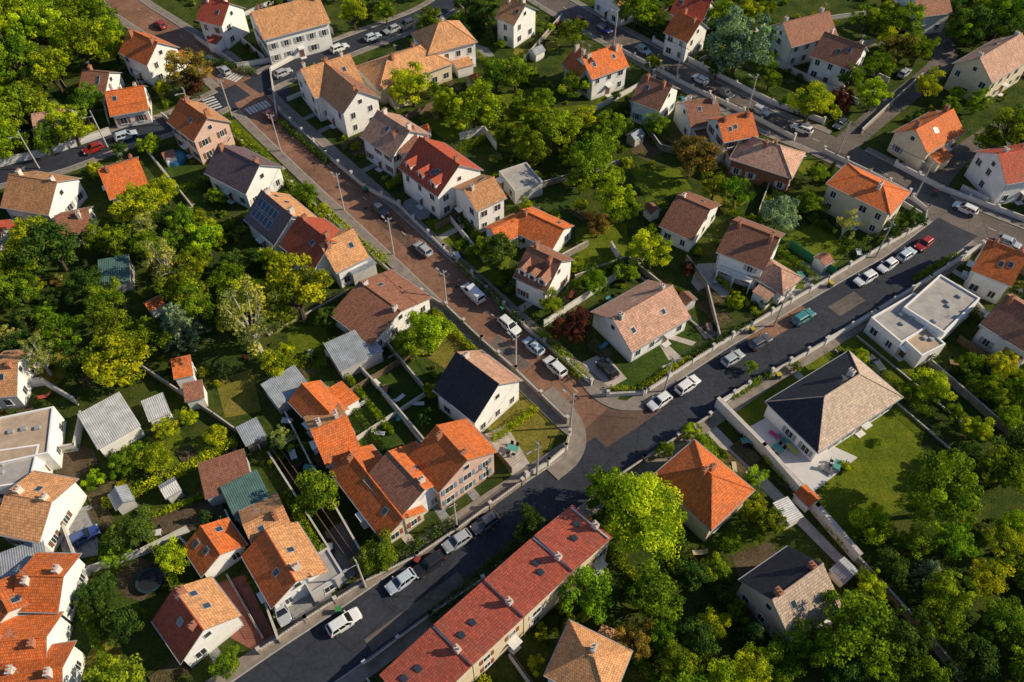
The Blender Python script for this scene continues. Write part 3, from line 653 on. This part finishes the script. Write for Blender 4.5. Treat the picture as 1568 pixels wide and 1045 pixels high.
TL='''630,125,30,y 725,155,35,y 740,15,22,d 790,110,25,g 760,118,20,g 880,125,22,y 880,45,20,g 1000,95,12,g 1130,70,38,s 1165,95,20,g 1245,150,30,y 1290,150,18,p 1340,140,25,y 1385,70,25,o
1420,135,20,y 1500,30,30,d 1540,20,30,g 1330,20,22,g 975,8,25,g 1060,240,28,o 1130,290,24,g 1095,285,20,g 1195,325,28,s 1240,310,20,g 1250,265,14,g 1000,380,30,y 900,250,30,g 940,300,30,y 915,220,25,g
930,200,26,g 895,180,20,y 960,320,20,g 915,345,18,o 850,200,30,g 820,190,26,y 800,160,20,g 830,150,16,g 810,225,24,g 890,275,20,g 1055,412,12,p 960,415,18,g 910,430,18,g 875,495,28,p 845,470,18,g 735,385,18,g
765,378,26,d 1126,460,12,y 1174,460,10,g 1295,345,20,b 1365,350,14,d 1400,330,16,d 227,218,16,y 290,105,28,o 298,128,18,p 210,310,30,y 250,290,22,y 280,340,20,g 325,350,15,y 470,295,16,g 492,322,13,y 250,400,32,b
380,490,52,b 450,440,48,y 270,490,34,s 170,545,42,y 220,510,30,g 300,470,28,g 90,500,34,g 60,550,28,b 80,380,34,d 40,400,28,g 20,440,28,g 150,362,26,g 130,430,26,d 170,500,26,g 655,515,32,y 620,525,20,g
500,485,16,d 430,670,22,b 485,760,35,g 330,670,16,y 205,815,30,d 175,842,24,g 265,860,25,y 235,700,22,y 208,692,16,g 290,640,14,y 580,850,28,g 556,858,18,g 815,810,26,d 985,785,58,Y 928,745,34,g 900,910,40,g
1010,910,42,g 970,982,28,o 1060,880,24,d 1100,870,20,g 1180,800,24,g 1150,785,16,y 1020,690,16,g 1060,660,13,y 1070,980,30,d 1040,1022,28,g 1445,755,50,g 1430,590,28,y 1395,592,16,g 1340,800,26,y 1425,870,24,s
1500,655,24,y 1550,720,38,g 1520,600,20,g 1510,890,28,y 1310,960,50,g 1240,965,38,g 1380,975,38,d 1440,950,32,g 1540,950,34,g 1290,1015,28,d 1500,1010,38,d 1550,200,32,g 1520,212,20,y 160,900,18,d 190,960,28,d
350,1012,22,g 1350,50,14,g 1545,640,20,y 1480,700,22,d 1365,870,26,d 1460,830,30,g 1540,830,32,y 1150,560,10,g 1220,560,9,g 1465,445,14,y 1180,120,16,g 700,30,14,g 540,20,20,y 590,15,16,g 440,60,10,y 60,300,10,g
420,400,20,y 350,420,24,g 330,300,12,y 120,60,34,y 60,40,34,y 20,90,34,g 80,110,30,y 30,160,30,g 90,190,28,y 130,150,22,g 15,215,24,y 150,20,26,g 20,20,32,y 70,215,18,g 120,200,16,y 1110,25,24,g 1150,20,20,y 1100,100,18,d 1380,30,26,g
1410,70,24,g 1480,40,24,g 1555,60,22,d 1350,95,20,g 1545,120,14,y 1300,115,18,g 735,20,16,f 750,45,16,f 640,60,10,g 300,395,22,y 340,560,16,f 1090,960,24,y 1195,1010,28,g 1150,1020,28,y'''
for s in TL.split():
    u,v,r,t_=s.split(','); u,v,r=float(u),float(v),float(r)
    Rm=r/pxm(v); x,y=S(u,v,1.4*Rm)
    for _ in range(8):   # keep trunks outside houses
        if free(x,y,.6): break
        x+=random.uniform(-1,1); y+=random.uniform(-1,1)
    tree(x,y,Rm,t_)
def leafobj(name,Q,rad,n,size,fl,ty):
    V,cl=leaf_arrays(Q,rad,n,size,fl); o=bpy.data.objects.new(name,leaf_mesh(name,V,cl)); COL.objects.link(o); c=TC[ty]; o.color=(c[0]*.85,c[1]*.85,c[2]*.85,1)
def hedge(px,h=1.6,t=1.0,ty='g',name='hedge',world=False):
    P=[Vector(p) if world else Vector(S(*p)) for p in px]; Q=[]
    for i in range(len(P)-1):
        a,b=P[i],P[i+1]; L=(b-a).length; d=(b-a).normalized(); nn=Vector((-d.y,d.x)); k=int(L/.5)+1
        for j in range(k+1):
            if random.random()<.06: continue
            for s in (-.3,.3):
                c=a.lerp(b,j/k)+nn*t*s*random.uniform(.7,1.3)
                for z in (h*.3,h*.75): Q.append((c.x,c.y,z+random.uniform(-.2,.2)))
    leafobj(name,Q,[t*random.uniform(.34,.5) for _ in Q],24,.12,h/t*.7,ty)
# property boundaries, front paths, sheds and vegetable beds
for (cx,cy,ca,sa,a,b) in HS[:NH]:
    if a*b<9: continue
    d,t_,k_,i_=nearroad(cx,cy)
    if t_ is None or d>24: continue
    rp=ROADS[k_][0][i_]; away=Vector((cx,cy))-rp; away.normalize(); R_=max(a,b)
    if d<14:
        e=rp+away*(ROADS[k_][1]/2+1.9); c=Vector((cx,cy)); n_=Vector((-away.y,away.x))*.6
        off=t_*random.uniform(-2,2); plot('garden_path',[tuple(e+n_+off),tuple(c+n_+off),tuple(c-n_+off),tuple(e-n_+off)],random.choice([M_patio,M_grav]),False,True)
    for sg in ((-1,1) if random.random()<.5 else (random.choice((-1,1)),)):
        st=rp+t_*sg*(R_+random.uniform(1.2,2.5)); run=[]
        nrm=Vector((-t_.y,t_.x)); nrm=nrm if nrm.dot(away)>0 else -nrm
        for q in range(4,30):
            p=st+nrm*q
            if free(p.x,p.y,.5) and nearroad(p.x,p.y)[0]>2.1: run.append(tuple(p))
            elif len(run)>3: break
            else: run=[]
        if len(run)<5: continue
        ty=random.random()
        if ty<.45: hedge([run[0],run[-1]],random.uniform(1.1,1.9),random.uniform(.7,1.1),random.choice('ggyd'),world=True)
        elif ty<.65: wall([run[0],run[-1]],random.uniform(.9,1.6),.14,M_wallw,world=True)
        elif ty<.82: wall([run[0],run[-1]],1.5,.06,M_wood,name='timber_fence',cope=False,world=True)
        else: wall([run[0],run[-1]],.35,.12,M_walls,fence=1.0,world=True)
bm=MB()
for x in(-1.05,1.05): bm.box(x-.05,x+.05,-2,2,0,.22,0)
for y in(-1.95,1.95): bm.box(-1.0,1.0,y-.05,y+.05,0,.22,0)
bm.box(-1.0,1.0,-1.9,1.9,0,.15,0)
Q=[(x,-1.7+.34*i,.2) for x in(-.7,-.05,.6) for i in range(11) if random.random()<.8]
V,cl=leaf_arrays(Q,[.17]*len(Q),9,.07); BED=leaf_mesh('vegetable_bed',V,cl,bm,M_dirt)
def spot(m,rd=4):
    for _ in range(60):
        u,v=random.uniform(0,1568),random.uniform(40,1040); x,y=S(u,v)
        if free(x,y,m) and nearroad(x,y)[0]>rd and not free(x,y,9) and clear(x,y) and all((x-a)**2+(y-b)**2>(c+m)**2 for a,b,c in TREES): return x,y
    return None
for i in range(15):
    p=spot(2.3)
    if not p: continue
    t_=nearroad(*p)[1]; an=math.atan2(t_.y,t_.x)+random.choice((0,1.57)); L=random.uniform(1.0,1.6); d=(math.cos(an)*L,math.sin(an)*L)
    house((p[0]-d[0],p[1]-d[1]),(p[0]+d[0],p[1]+d[1]),random.uniform(1.8,2.4),1.9,2.5,random.choice(['gy','or','br','wh']),random.choice('wg'),'gable',ch=0,sky=0,over=.15,name='garden_shed',px=False,win=False,ext=0)
for i in range(46):
    p=spot(1.8)
    if not p: continue
    t_=nearroad(*p)[1]; o=bpy.data.objects.new('vegetable_bed',BED); COL.objects.link(o); o.location=(p[0],p[1],0); o.rotation_euler=(0,0,math.atan2(t_.y,t_.x)+random.choice((0,1.57))); c=TC['g']; o.color=(*c,1)
for i in range(26):
    p=spot(1.5,3)
    if not p: continue
    s_=random.uniform(1.5,4); an=random.uniform(0,1.5); plot('garden_patch',[(p[0]+s_*random.uniform(.7,1.3)*math.cos(an+k*1.0472),p[1]+s_*random.uniform(.7,1.3)*math.sin(an+k*1.0472)) for k in range(6)],random.choice([M_patio,M_grav,M_dirt,M_lawn,M_lawn,M_dry]),False,True)
def fill(px,tries,rmin,rmax,types,pack=.7):
    P=[S(*p) for p in px]
    x0,x1=min(p[0] for p in P),max(p[0] for p in P); y0,y1=min(p[1] for p in P),max(p[1] for p in P)
    for _ in range(tries):
        x,y=random.uniform(x0,x1),random.uniform(y0,y1); r=random.uniform(rmin,rmax)
        if not inpoly(x,y,P) or not clear(x,y): continue
        if any((x-a)**2+(y-b)**2<((r+c)*pack)**2 for a,b,c in TREES): continue
        if not free(x,y,r*.85+.4): continue
        if nearroad(x,y)[0]<2.2+r*.6: continue
        tree(x,y,r,random.choice(types))
fill([(-30,-20),(180,-20),(185,60),(190,110),(120,100),(110,160),(160,205),(-30,250)],500,2.2,4.2,'yyyyg')
fill([(-20,360),(130,350),(300,330),(345,380),(400,400),(500,400),(500,470),(470,560),(340,600),(240,580),(100,590),(-20,530)],420,1.7,3.7,'gygyydbg')
fill([(640,180),(740,90),(850,100),(860,160),(960,170),(1030,230),(1090,280),(1000,350),(960,370),(900,350),(820,320),(820,230),(700,210)],80,1.5,2.8,'ggyyd',.8)
fill([(1110,900),(1320,830),(1568,680),(1600,1060),(960,1060),(950,900)],420,1.8,3.8,'ggydygfg',.75)
fill([(1420,580),(1568,560),(1568,720),(1460,720)],60,1.4,2.6,'ggyd'); fill([(1080,0),(1180,20),(1180,80),(1080,110)],40,1.4,2.6,'gyd')
fill([(1350,0),(1400,0),(1440,120),(1350,130),(1330,60)],60,1.5,3,'gyg'); fill([(1460,0),(1568,0),(1568,50),(1480,90),(1440,60)],80,1.8,3.2,'gdy')
fill([(500,0),(760,0),(760,50),(700,100),(600,20)],60,1.4,2.8,'ygd'); fill([(130,690),(300,650),(350,690),(200,770),(120,760)],40,1.2,2.2,'ygy')
fill([(1440,170),(1568,160),(1568,230),(1480,270)],40,1.3,2.4,'ygd'); fill([(860,0),(1030,0),(1030,60),(900,60)],50,1.2,2.4,'gyd')
fill([(1000,640),(1080,650),(1200,790),(1160,840),(1000,860),(880,740)],60,1.0,2.0,'gyy'); fill([(120,870),(230,850),(240,1045),(110,1045)],20,1.0,2.2,'dg')
fill([(0,0),(1568,0),(1568,1045),(0,1045)],420,.8,1.6,'gyyydyggf',pack=.9)
# surroundings beyond the picture
for _ in range(150):
    x=random.uniform(-160,165); y=random.uniform(5,235)
    if inframe(x,y,90) or nearroad(x,y)[0]<7 or not free(x,y,10): continue
    a=random.choice((.62,-.85))+random.uniform(-.1,.1); L=random.uniform(8,12)/2; d=(math.cos(a)*L,math.sin(a)*L)
    house((x-d[0],y-d[1]),(x+d[0],y+d[1]),8,random.choice((3.2,5.5)),8,random.choice(['or','tan','br','rd']),random.choice('wwc'),px=False)
for _ in range(1000):
    x=random.uniform(-160,165); y=random.uniform(5,235)
    if inframe(x,y,25): continue
    r=random.uniform(2,4.2)
    if nearroad(x,y)[0]<3 or not free(x,y,2) or any((x-a)**2+(y-b)**2<((r+c)*.85)**2 for a,b,c in TREES): continue
    tree(x,y,r,random.choice('gygd'))
sh=bpy.data.objects.new('garden_shrubs',None); COL.objects.link(sh)
for _ in range(12000):
    x=random.uniform(-130,130); y=random.uniform(30,200)
    if not inframe(x,y,30): continue
    k=math.sin(x*.31+1.3*math.sin(y*.17))+math.sin(y*.37+1.1*math.sin(x*.23))+random.uniform(-.9,.9)
    r=random.choice((.35,.4,.5,.6,.7,.8,1.1,1.4))*random.uniform(.8,1.2)
    if k<.65 or nearroad(x,y)[0]<2.4+r*.9 or not free(x,y,.2+r*.6): continue
    if not clear(x,y) and random.random()<.9: continue
    o=bpy.data.objects.new('shrub',random.choice(BU)); COL.objects.link(o); o.parent=sh
    c=TC[random.choice('gggyyydb' if random.random()<.94 else 'po')]; k=random.uniform(.5,1.0)
    o.color=(c[0]*k,c[1]*k,c[2]*k,1); o.location=(x,y,0); o.rotation_euler=(0,0,random.uniform(0,6.28)); o.scale=(r*random.uniform(.8,1.3),r,r*random.uniform(.6,1.3))
hedge([(352,205),(425,265),(480,320)],1.6,1.2,'y'); hedge([(500,330),(545,375),(590,405)],1.8,1.6,'y'); hedge([(700,405),(760,458),(800,500)],1.2,.9)
hedge([(822,508),(868,556),(890,580)],1.8,1.4,'y'); hedge([(935,600),(980,600),(1055,553)],1,1.0,'y'); hedge([(1062,548),(1140,503)],1.3,.9,'d')
hedge([(165,775),(240,745),(300,715),(360,680)],1.6,1.2,'Y'); hedge([(440,760),(480,830),(520,885)],1.6,1.1,'g'); hedge([(345,800),(385,870),(420,950)],1.6,.8,'d')
hedge([(1170,700),(1240,775),(1298,845)],1.2,.8,'y'); hedge([(1400,430),(1460,395)],1.2,.9,'g'); hedge([(1420,555),(1500,610),(1568,680)],1.8,1.1,'d')
hedge([(880,440),(950,405)],1.8,1,'g'); hedge([(560,880),(640,838),(700,800)],1.6,1.2,'d'); hedge([(1290,540),(1350,580),(1420,640)],1.5,1.1,'g')
hedge([(660,950),(750,870),(800,830)],1.5,1.2,'d'); hedge([(1120,610),(1180,575)],1,.9,'g'); hedge([(0,245),(90,222),(150,205)],2.2,1.4,'y'); hedge([(310,95),(390,115)],1.8,1.3,'d')
hedge([(530,575),(580,640),(600,665)],1.4,.7,'g'); hedge([(665,480),(720,535),(770,580)],1.3,.9,'y'); hedge([(1000,150),(1100,195),(1180,232)],1.4,1,'g'); hedge([(1050,90),(1140,132),(1230,180)],1.5,1.1,'d')
hedge([(240,790),(330,755)],1,.7,'y'); hedge([(1290,390),(1390,338)],1.3,.8,'g'); hedge([(640,250),(700,330),(730,365)],1.2,.7,'g'); hedge([(430,190),(500,250)],1.4,.9,'d')
# ---------------------------------------------------------------- cars
m,nt,b=newmat('car_paint'); oi=nd(nt,'ShaderNodeObjectInfo'); nt.links.new(oi.outputs['Color'],b.inputs['Base Color'])
b.inputs['Roughness'].default_value=.3; b.inputs['Coat Weight'].default_value=.6; b.inputs['Coat Roughness'].default_value=.08; M_car=m
M_tyre=flat('tyre',(.02,.02,.02),.9); M_rim=flat('rim',(.35,.35,.37),.4,.8); M_hl=flat('headlight',(.7,.7,.72),.15); M_tl=flat('taillight',(.3,.01,.01),.3); M_plast=flat('black_plastic',(.03,.03,.03),.7)
M_cgl=flat('car_glass',(.015,.018,.022),.05,0,.8)
def carmesh(kind):
    b=MB()
    if kind=='hatch': st=[(-2.0,.42,.82,.68),(-1.93,.25,.95,.80),(-1.2,.2,.98,.87),(0,.2,.95,.88),(1.05,.2,.93,.87),(1.7,.24,.82,.82),(1.95,.3,.72,.74),(2.03,.42,.6,.62)]; cab=(-1.9,1.0,-1.5,.22,.93,1.47,.8,.6)
    elif kind=='estate': st=[(-2.2,.42,.85,.7),(-2.12,.25,.98,.82),(-1.3,.2,1.0,.9),(0,.2,.97,.91),(1.15,.2,.95,.9),(1.9,.24,.84,.85),(2.12,.3,.74,.76),(2.2,.42,.62,.64)]; cab=(-2.08,1.12,-1.75,.3,.95,1.55,.83,.63)
    else: st=[(-2.45,.45,1.2,.84),(-2.4,.25,1.25,.9),(-1.3,.2,1.25,.93),(0,.2,1.2,.94),(1.3,.2,1.15,.93),(2.0,.24,1.0,.88),(2.35,.3,.85,.8),(2.45,.42,.7,.7)]; cab=(-2.42,1.65,-2.36,.95,1.15,1.95,.88,.74)
    rings=[]
    for x,zb,zt,hw in st:
        half=[(hw*.9,zb),(hw,zb+.14),(hw,(zb+zt)/2+.08),(hw*.96,zt-.06),(hw*.8,zt)]
        rings.append([(x,y,z) for y,z in half]+[(x,-y,z) for y,z in half[::-1]])
    for i in range(len(rings)-1):
        A,B=rings[i],rings[i+1]
        for j in range(len(A)):
            k=(j+1)%len(A); b.poly([A[j],A[k],B[k],B[j]],0)
    b.poly(rings[0],0); b.poly(rings[-1][::-1],0)
    xb0,xb1,xt0,xt1,z0,z1,w0,w1=cab
    lo=[Vector((xb0,-w0,z0-.03)),Vector((xb1,-w0,z0-.03)),Vector((xb1,w0,z0-.03)),Vector((xb0,w0,z0-.03))]
    hi=[Vector((xt0,-w1,z1-.05)),Vector((xt1,-w1,z1-.05)),Vector((xt1,w1,z1-.05)),Vector((xt0,w1,z1-.05))]
    tp=[Vector((xt0+.12,-w1+.1,z1)),Vector((xt1-.12,-w1+.1,z1)),Vector((xt1-.12,w1-.1,z1)),Vector((xt0+.12,w1-.1,z1))]
    b.poly(tp,0)
    for i in range(4):
        j=(i+1)%4; b.poly([lo[i],lo[j],hi[j],hi[i]],0); b.poly([hi[i],hi[j],tp[j],tp[i]],0)
        n=(lo[j]-lo[i]).cross(hi[i]-lo[i]).normalized()*.012
        def q(u,v_): return (lo[i].lerp(lo[j],u)).lerp(hi[i].lerp(hi[j],u),v_)+n
        if i in (1,3): spans=[(.06,.94)]
        else: spans=[(.06,.36),(.40,.68),(.71,.93)]
        if kind=='van' and i==0: spans=[(.72,.95)]
        if kind=='van' and i==2: spans=[(.05,.28)]
        for a,c in spans: b.poly([q(a,.14),q(c,.14),q(c,.93),q(a,.93)],1)
    wx=1.25 if kind=='hatch' else 1.4
    for sx in (-wx,wx):
        for s in (-1,1):
            hw=.86 if kind=='hatch' else .9
            b.cyl((sx,s*(hw-.2),.32),(sx,s*(hw+.03),.32),.33,.33,14,2); b.cyl((sx,s*(hw+.03),.32),(sx,s*(hw+.04),.32),.2,.2,10,3)
            b.wb((sx,s*(hw-.02)),(1,0),.86,.06,.3,.72,6)
    x1=st[-2][0]; x0=st[1][0]; hw=st[-2][3]; zt=st[-2][2]
    for s in (-1,1):
        b.wb((x1-.12,s*hw*.86),(1,0),.34,.22,zt-.16,zt+.03,4); b.wb((x0-.03,s*st[1][3]*.85),(1,0),.14,.2,st[1][2]-.28,st[1][2]-.04,5)
        b.wb((xb1-.45,s*(w0+.14)),(1,0),.16,.2,z0+.02,z0+.16,0)
    b.wb((st[-1][0]+.0,0),(1,0),.06,.95,.36,.5,6); b.wb((st[0][0],0),(1,0),.04,.5,.55,.66,4); b.wb((x0,0),(1,0),.12,1.3,.26,.4,6)
    return b.mesh(kind,[M_car,M_cgl,M_tyre,M_rim,M_hl,M_tl,M_plast])
CM={k:carmesh(k) for k in ('hatch','estate','van')}
CC={'w':(.75,.75,.75),'s':(.4,.42,.45),'k':(.02,.02,.025),'d':(.07,.08,.1),'r':(.35,.02,.015),'t':(.05,.22,.24),'b':(.03,.06,.22),'l':(.5,.58,.66)}
def car(u,v,c,kind='hatch',ang=None,h=.6):
    x,y=S(u,v,h)
    if ang is None:
        t=nearroad(x,y)[1]; ang=math.atan2(t.y,t.x)+random.choice((0,math.pi))+random.uniform(-.03,.03)
    o=bpy.data.objects.new('parked_van' if kind=='van' else 'parked_car',CM[kind]); COL.objects.link(o)
    o.location=(x,y,.05); o.rotation_euler=(0,0,ang); o.color=(*CC[c],1)
for q in '''527,953,w,estate 614,891,l,hatch 657,865,k,estate 700,829,s,hatch 743,801,d,hatch 1010,615,w,hatch 1053,590,w,estate 1122,549,s,hatch 1164,524,d,hatch 1230,486,t,estate 1325,427,w,estate 1359,407,w,hatch
1388,390,l,hatch 1415,374,r,hatch 1478,320,w,estate 850,562,w,estate 817,531,l,hatch 780,499,w,estate 724,450,w,van 648,382,s,hatch 581,321,d,hatch 415,178,r,hatch 193,208,l,estate 143,228,r,hatch 322,92,d,hatch
343,108,s,hatch 245,38,r,hatch 571,57,l,hatch 622,38,d,estate 600,46,s,hatch 520,74,w,estate 434,112,s,hatch 890,33,r,hatch 925,45,b,hatch 985,77,s,hatch 1110,143,d,hatch 1165,170,s,hatch 1228,198,w,estate
1287,190,d,hatch 1385,112,s,hatch 1072,122,w,hatch 1545,372,s,hatch 480,66,d,hatch'''.split():
    u,v,c,k=q.split(','); car(float(u),float(v),c,k)
car(930,565,'k','hatch',2.2); car(128,822,'b','hatch',.6); car(1340,560,'d','hatch',1.9); car(430,935,'s','hatch',-1)
# ---------------------------------------------------------------- poles and wires
def pole(u,v,hh=8.5):
    x,y=S(u,v); b=MB(); b.cyl((0,0,-.3),(0,0,hh),.16,.10,8,0); b.wb((0,0),(1,0),1.3,.1,hh-.5,hh-.38,1)
    for d in (-.55,0,.55): b.cyl((d,0,hh-.38),(d,0,hh-.2),.05,.04,6,1)
    b.cyl((0,0,hh-1.3),(0,1.4,hh-.9),.04,.03,6,1); b.wb((0,1.65),(1,0),.28,.6,hh-.95,hh-.83,1)
    o=b.build('street_lamp',[M_con,M_gut]); o.location=(x,y,0)
    t=nearroad(x,y)[1]; o.rotation_euler=(0,0,math.atan2(t.y,t.x)+math.pi/2); return (x,y,hh)
pp=[pole(*q) for q in [(355,178),(430,232),(527,322),(603,390),(684,470),(790,568),(873,655)]]
pq=[pole(*q) for q in [(940,68),(1035,125),(1145,170),(1280,243),(1400,305)]]
pr=[pole(*q) for q in [(1017,600),(1185,500),(1340,395)]]; ps=[pole(*q) for q in [(60,258),(165,226),(300,190)]]; pt=[pole(*q) for q in [(560,900),(700,812),(822,728)]]
wv=MB()
def wires(L):
    for a,c in zip(L[:-1],L[1:]):
        for off in (-.5,0,.5):
            pts=[]
            for k in range(9):
                f_=k/8; pts.append((a[0]+(c[0]-a[0])*f_+off*.6,a[1]+(c[1]-a[1])*f_-off*.4,a[2]-.2+(c[2]-a[2])*f_-4*.5*f_*(1-f_)))
            for k in range(8): wv.cyl(pts[k],pts[k+1],.018,.018,3,0,False)
wires(pp);wires(pq);wires(pr);wires(ps);wires(pt+[pp[-1]]); wv.build('power_lines',[M_dk])
# ---------------------------------------------------------------- garden things
def table(x,y,z=0,c=(.5,.5,.5)):
    b=MB(); b.box(-.8,.8,-.45,.45,.7,.75,0)
    for i in (-.7,.7):
        for j in (-.38,.38): b.box(i-.03,i+.03,j-.03,j+.03,0,.7,0)
    for i in (-.4,.4):
        for s in (-1,1):
            b.box(i-.22,i+.22,s*.8-.22,s*.8+.22,.42,.46,1); b.box(i-.22,i+.22,s*1.0-.02,s*1.0+.02,.46,.9,1)
            for dx in (-.2,.2):
                for dy in (-.2,.2): b.box(i+dx-.02,i+dx+.02,s*.8+dy-.02,s*.8+dy+.02,0,.42,1)
    o=b.build('garden_table',[flat('garden_furniture',c),M_dk]); o.location=(x,y,z); o.rotation_euler=(0,0,random.uniform(0,3))
TB=[(.7,.7,.7),(.3,.16,.08),(.1,.35,.3)]
for q in [(1190,690,.3),(1280,715,.3),(700,395,0),(590,600,0),(1225,425,0),(450,700,0),(785,690,0),(1085,505,0),(500,850,0),(240,820,0),(1460,560,0)]: table(*S(q[0],q[1],q[2]),q[2],random.choice(TB))
def lounger(x,y,c,z=0):
    b=MB(); b.box(-.95,.45,-.32,.32,.28,.36,0); b.slab([(.45,-.32,.36),(1.0,-.32,.8),(1.0,.32,.8),(.45,.32,.36)],.07,0)
    for i in (-.85,.35):
        for j in (-.28,.28): b.box(i-.03,i+.03,j-.03,j+.03,0,.28,1)
    o=b.build('sun_lounger',[flat('lounger_fabric',c),M_dk]); o.location=(x,y,z); o.rotation_euler=(0,0,random.uniform(0,6))
for q in [(1186,668,(.6,.05,.25),.3),(1200,676,(.05,.4,.35),.3),(1212,690,(.6,.5,.1),.3),(1265,722,(.1,.1,.12),.3),(575,585,(.7,.7,.7)),(610,640,(.1,.4,.35)),(640,620,(.7,.7,.7)),(548,552,(.6,.05,.2)),(780,300,(.6,.1,.1)),(1490,596,(.7,.1,.03)),(612,612,(.7,.7,.7)),(580,665,(.7,.7,.7)),(555,620,(.7,.7,.7))]:
    z=q[3] if len(q)>3 else 0; lounger(*S(q[0],q[1],z),q[2],z)
def parasol(x,y,c):
    b=MB(); b.cyl((0,0,0),(0,0,2.5),.03,.03,6,1); b.cyl((0,0,0),(0,0,.08),.3,.3,10,1)
    for i in range(8):
        a0,a1=i*math.pi/4,(i+1)*math.pi/4
        b.poly([(0,0,2.55),(1.3*math.cos(a0),1.3*math.sin(a0),2.1),(1.3*math.cos(a1),1.3*math.sin(a1),2.1)],0); b.poly([(1.3*math.cos(a0),1.3*math.sin(a0),2.1),(1.3*math.cos(a1),1.3*math.sin(a1),2.1),(1.3*math.cos(a1),1.3*math.sin(a1),1.95),(1.3*math.cos(a0),1.3*math.sin(a0),1.95)],0)
    o=b.build('parasol',[flat('parasol_cloth',c,.9),M_gut]); o.location=(x,y,0)
for i in range(26):
    p=spot(1.2,3)
    if not p: continue
    k=random.random()
    if k<.45: table(*p,0,random.choice(TB))
    elif k<.9: lounger(*p,random.choice([(.7,.7,.7),(.05,.25,.4),(.6,.1,.05),(.6,.5,.3)]))
    else: parasol(*p,(.7,.66,.58))
def trampoline(u,v,c=(.05,.1,.2)):
    x,y=S(u,v); b=MB(); n=20
    for i in range(n):
        a0,a1=6.283*i/n,6.283*(i+1)/n
        b.poly([(0,0,.7),(1.4*math.cos(a0),1.4*math.sin(a0),.7),(1.4*math.cos(a1),1.4*math.sin(a1),.7)],1)
        b.slab([(1.4*math.cos(a0),1.4*math.sin(a0),.74),(1.75*math.cos(a0),1.75*math.sin(a0),.74),(1.75*math.cos(a1),1.75*math.sin(a1),.74),(1.4*math.cos(a1),1.4*math.sin(a1),.74)],.06,0)
    for i in range(6):
        a=6.283*i/6; b.cyl((1.7*math.cos(a),1.7*math.sin(a),0),(1.7*math.cos(a),1.7*math.sin(a),2.2),.03,.03,5,1)
    o=b.build('trampoline',[flat('trampoline_pad',c),M_dk]); o.location=(x,y,0)
trampoline(232,892,(.02,.05,.06)); trampoline(1525,570,(.02,.1,.08))
x,y=S(270,246); b=MB(); n=24
for i in range(n):
    a0,a1=6.2832*i/n,6.2832*(i+1)/n; c0,s0,c1,s1=math.cos(a0),math.sin(a0),math.cos(a1),math.sin(a1)
    b.poly([(0,0,.8),(1.75*c0,1.75*s0,.8),(1.75*c1,1.75*s1,.8)],1)
    b.slab([(1.75*c0,1.75*s0,.95),(1.95*c0,1.95*s0,.95),(1.95*c1,1.95*s1,.95),(1.75*c1,1.75*s1,.95)],.95,0)
o=b.build('paddling_pool',[flat('pool_wall',(.05,.2,.45)),flat('pool_water',(.04,.25,.38),.05,0,.7)]); o.location=(x,y,0)
def bin_(u,v,c):
    x,y=S(u,v); b=MB(); b.slab([(-.3,-.35,1.0),(.3,-.35,1.0),(.3,.35,1.0),(-.3,.35,1.0)],.95,0); b.box(-.33,.33,-.38,.4,1.0,1.07,1)
    b.cyl((-.33,.3,.12),(.33,.3,.12),.12,.12,8,2); o=b.build('wheelie_bin',[flat('bin_body',(.05,.08,.06)),flat('bin_lid',c),M_tyre]); o.location=(x,y,.14); o.rotation_euler=(0,0,random.uniform(0,6))
for q in [(1150,510),(1270,440),(905,588),(640,862),(770,478),(560,295),(1190,580),(1430,300),(520,938),(1010,100)]: bin_(*q,random.choice([(.5,.4,.02),(.05,.25,.08),(.3,.05,.03)]))
# ---------------------------------------------------------------- light and camera
EL,AZ=31,4
w=bpy.data.worlds.new('World'); sc.world=w; w.use_nodes=True; nt=w.node_tree; bg=nt.nodes['Background']
sk=nt.nodes.new('ShaderNodeTexSky'); sk.sky_type='NISHITA'; sk.sun_disc=False; sk.sun_elevation=math.radians(EL); sk.sun_rotation=math.radians(90-AZ); sk.dust_density=.5; sk.ozone_density=2.5
nt.links.new(sk.outputs[0],bg.inputs[0]); bg.inputs[1].default_value=.105
L=bpy.data.lights.new('sun','SUN'); L.energy=5; L.angle=math.radians(.5); L.color=(1,.86,.62); lo=bpy.data.objects.new('sun',L); COL.objects.link(lo)
e,a=math.radians(EL),math.radians(AZ); d=Vector((-math.cos(e)*math.cos(a),-math.cos(e)*math.sin(a),-math.sin(e))); lo.rotation_euler=d.to_track_quat('-Z','Y').to_euler(); lo.location=(150,80,120)
c=bpy.data.cameras.new('camera'); c.lens=36*F/1568; c.sensor_width=36; c.clip_end=5000; c.clip_start=.5
co=bpy.data.objects.new('camera',c); COL.objects.link(co); co.location=(0,0,HC); co.rotation_euler=(math.pi/2-TH,0,0); sc.camera=co
sc.view_settings.view_transform='Standard'; sc.view_settings.look='None'; sc.view_settings.exposure=0
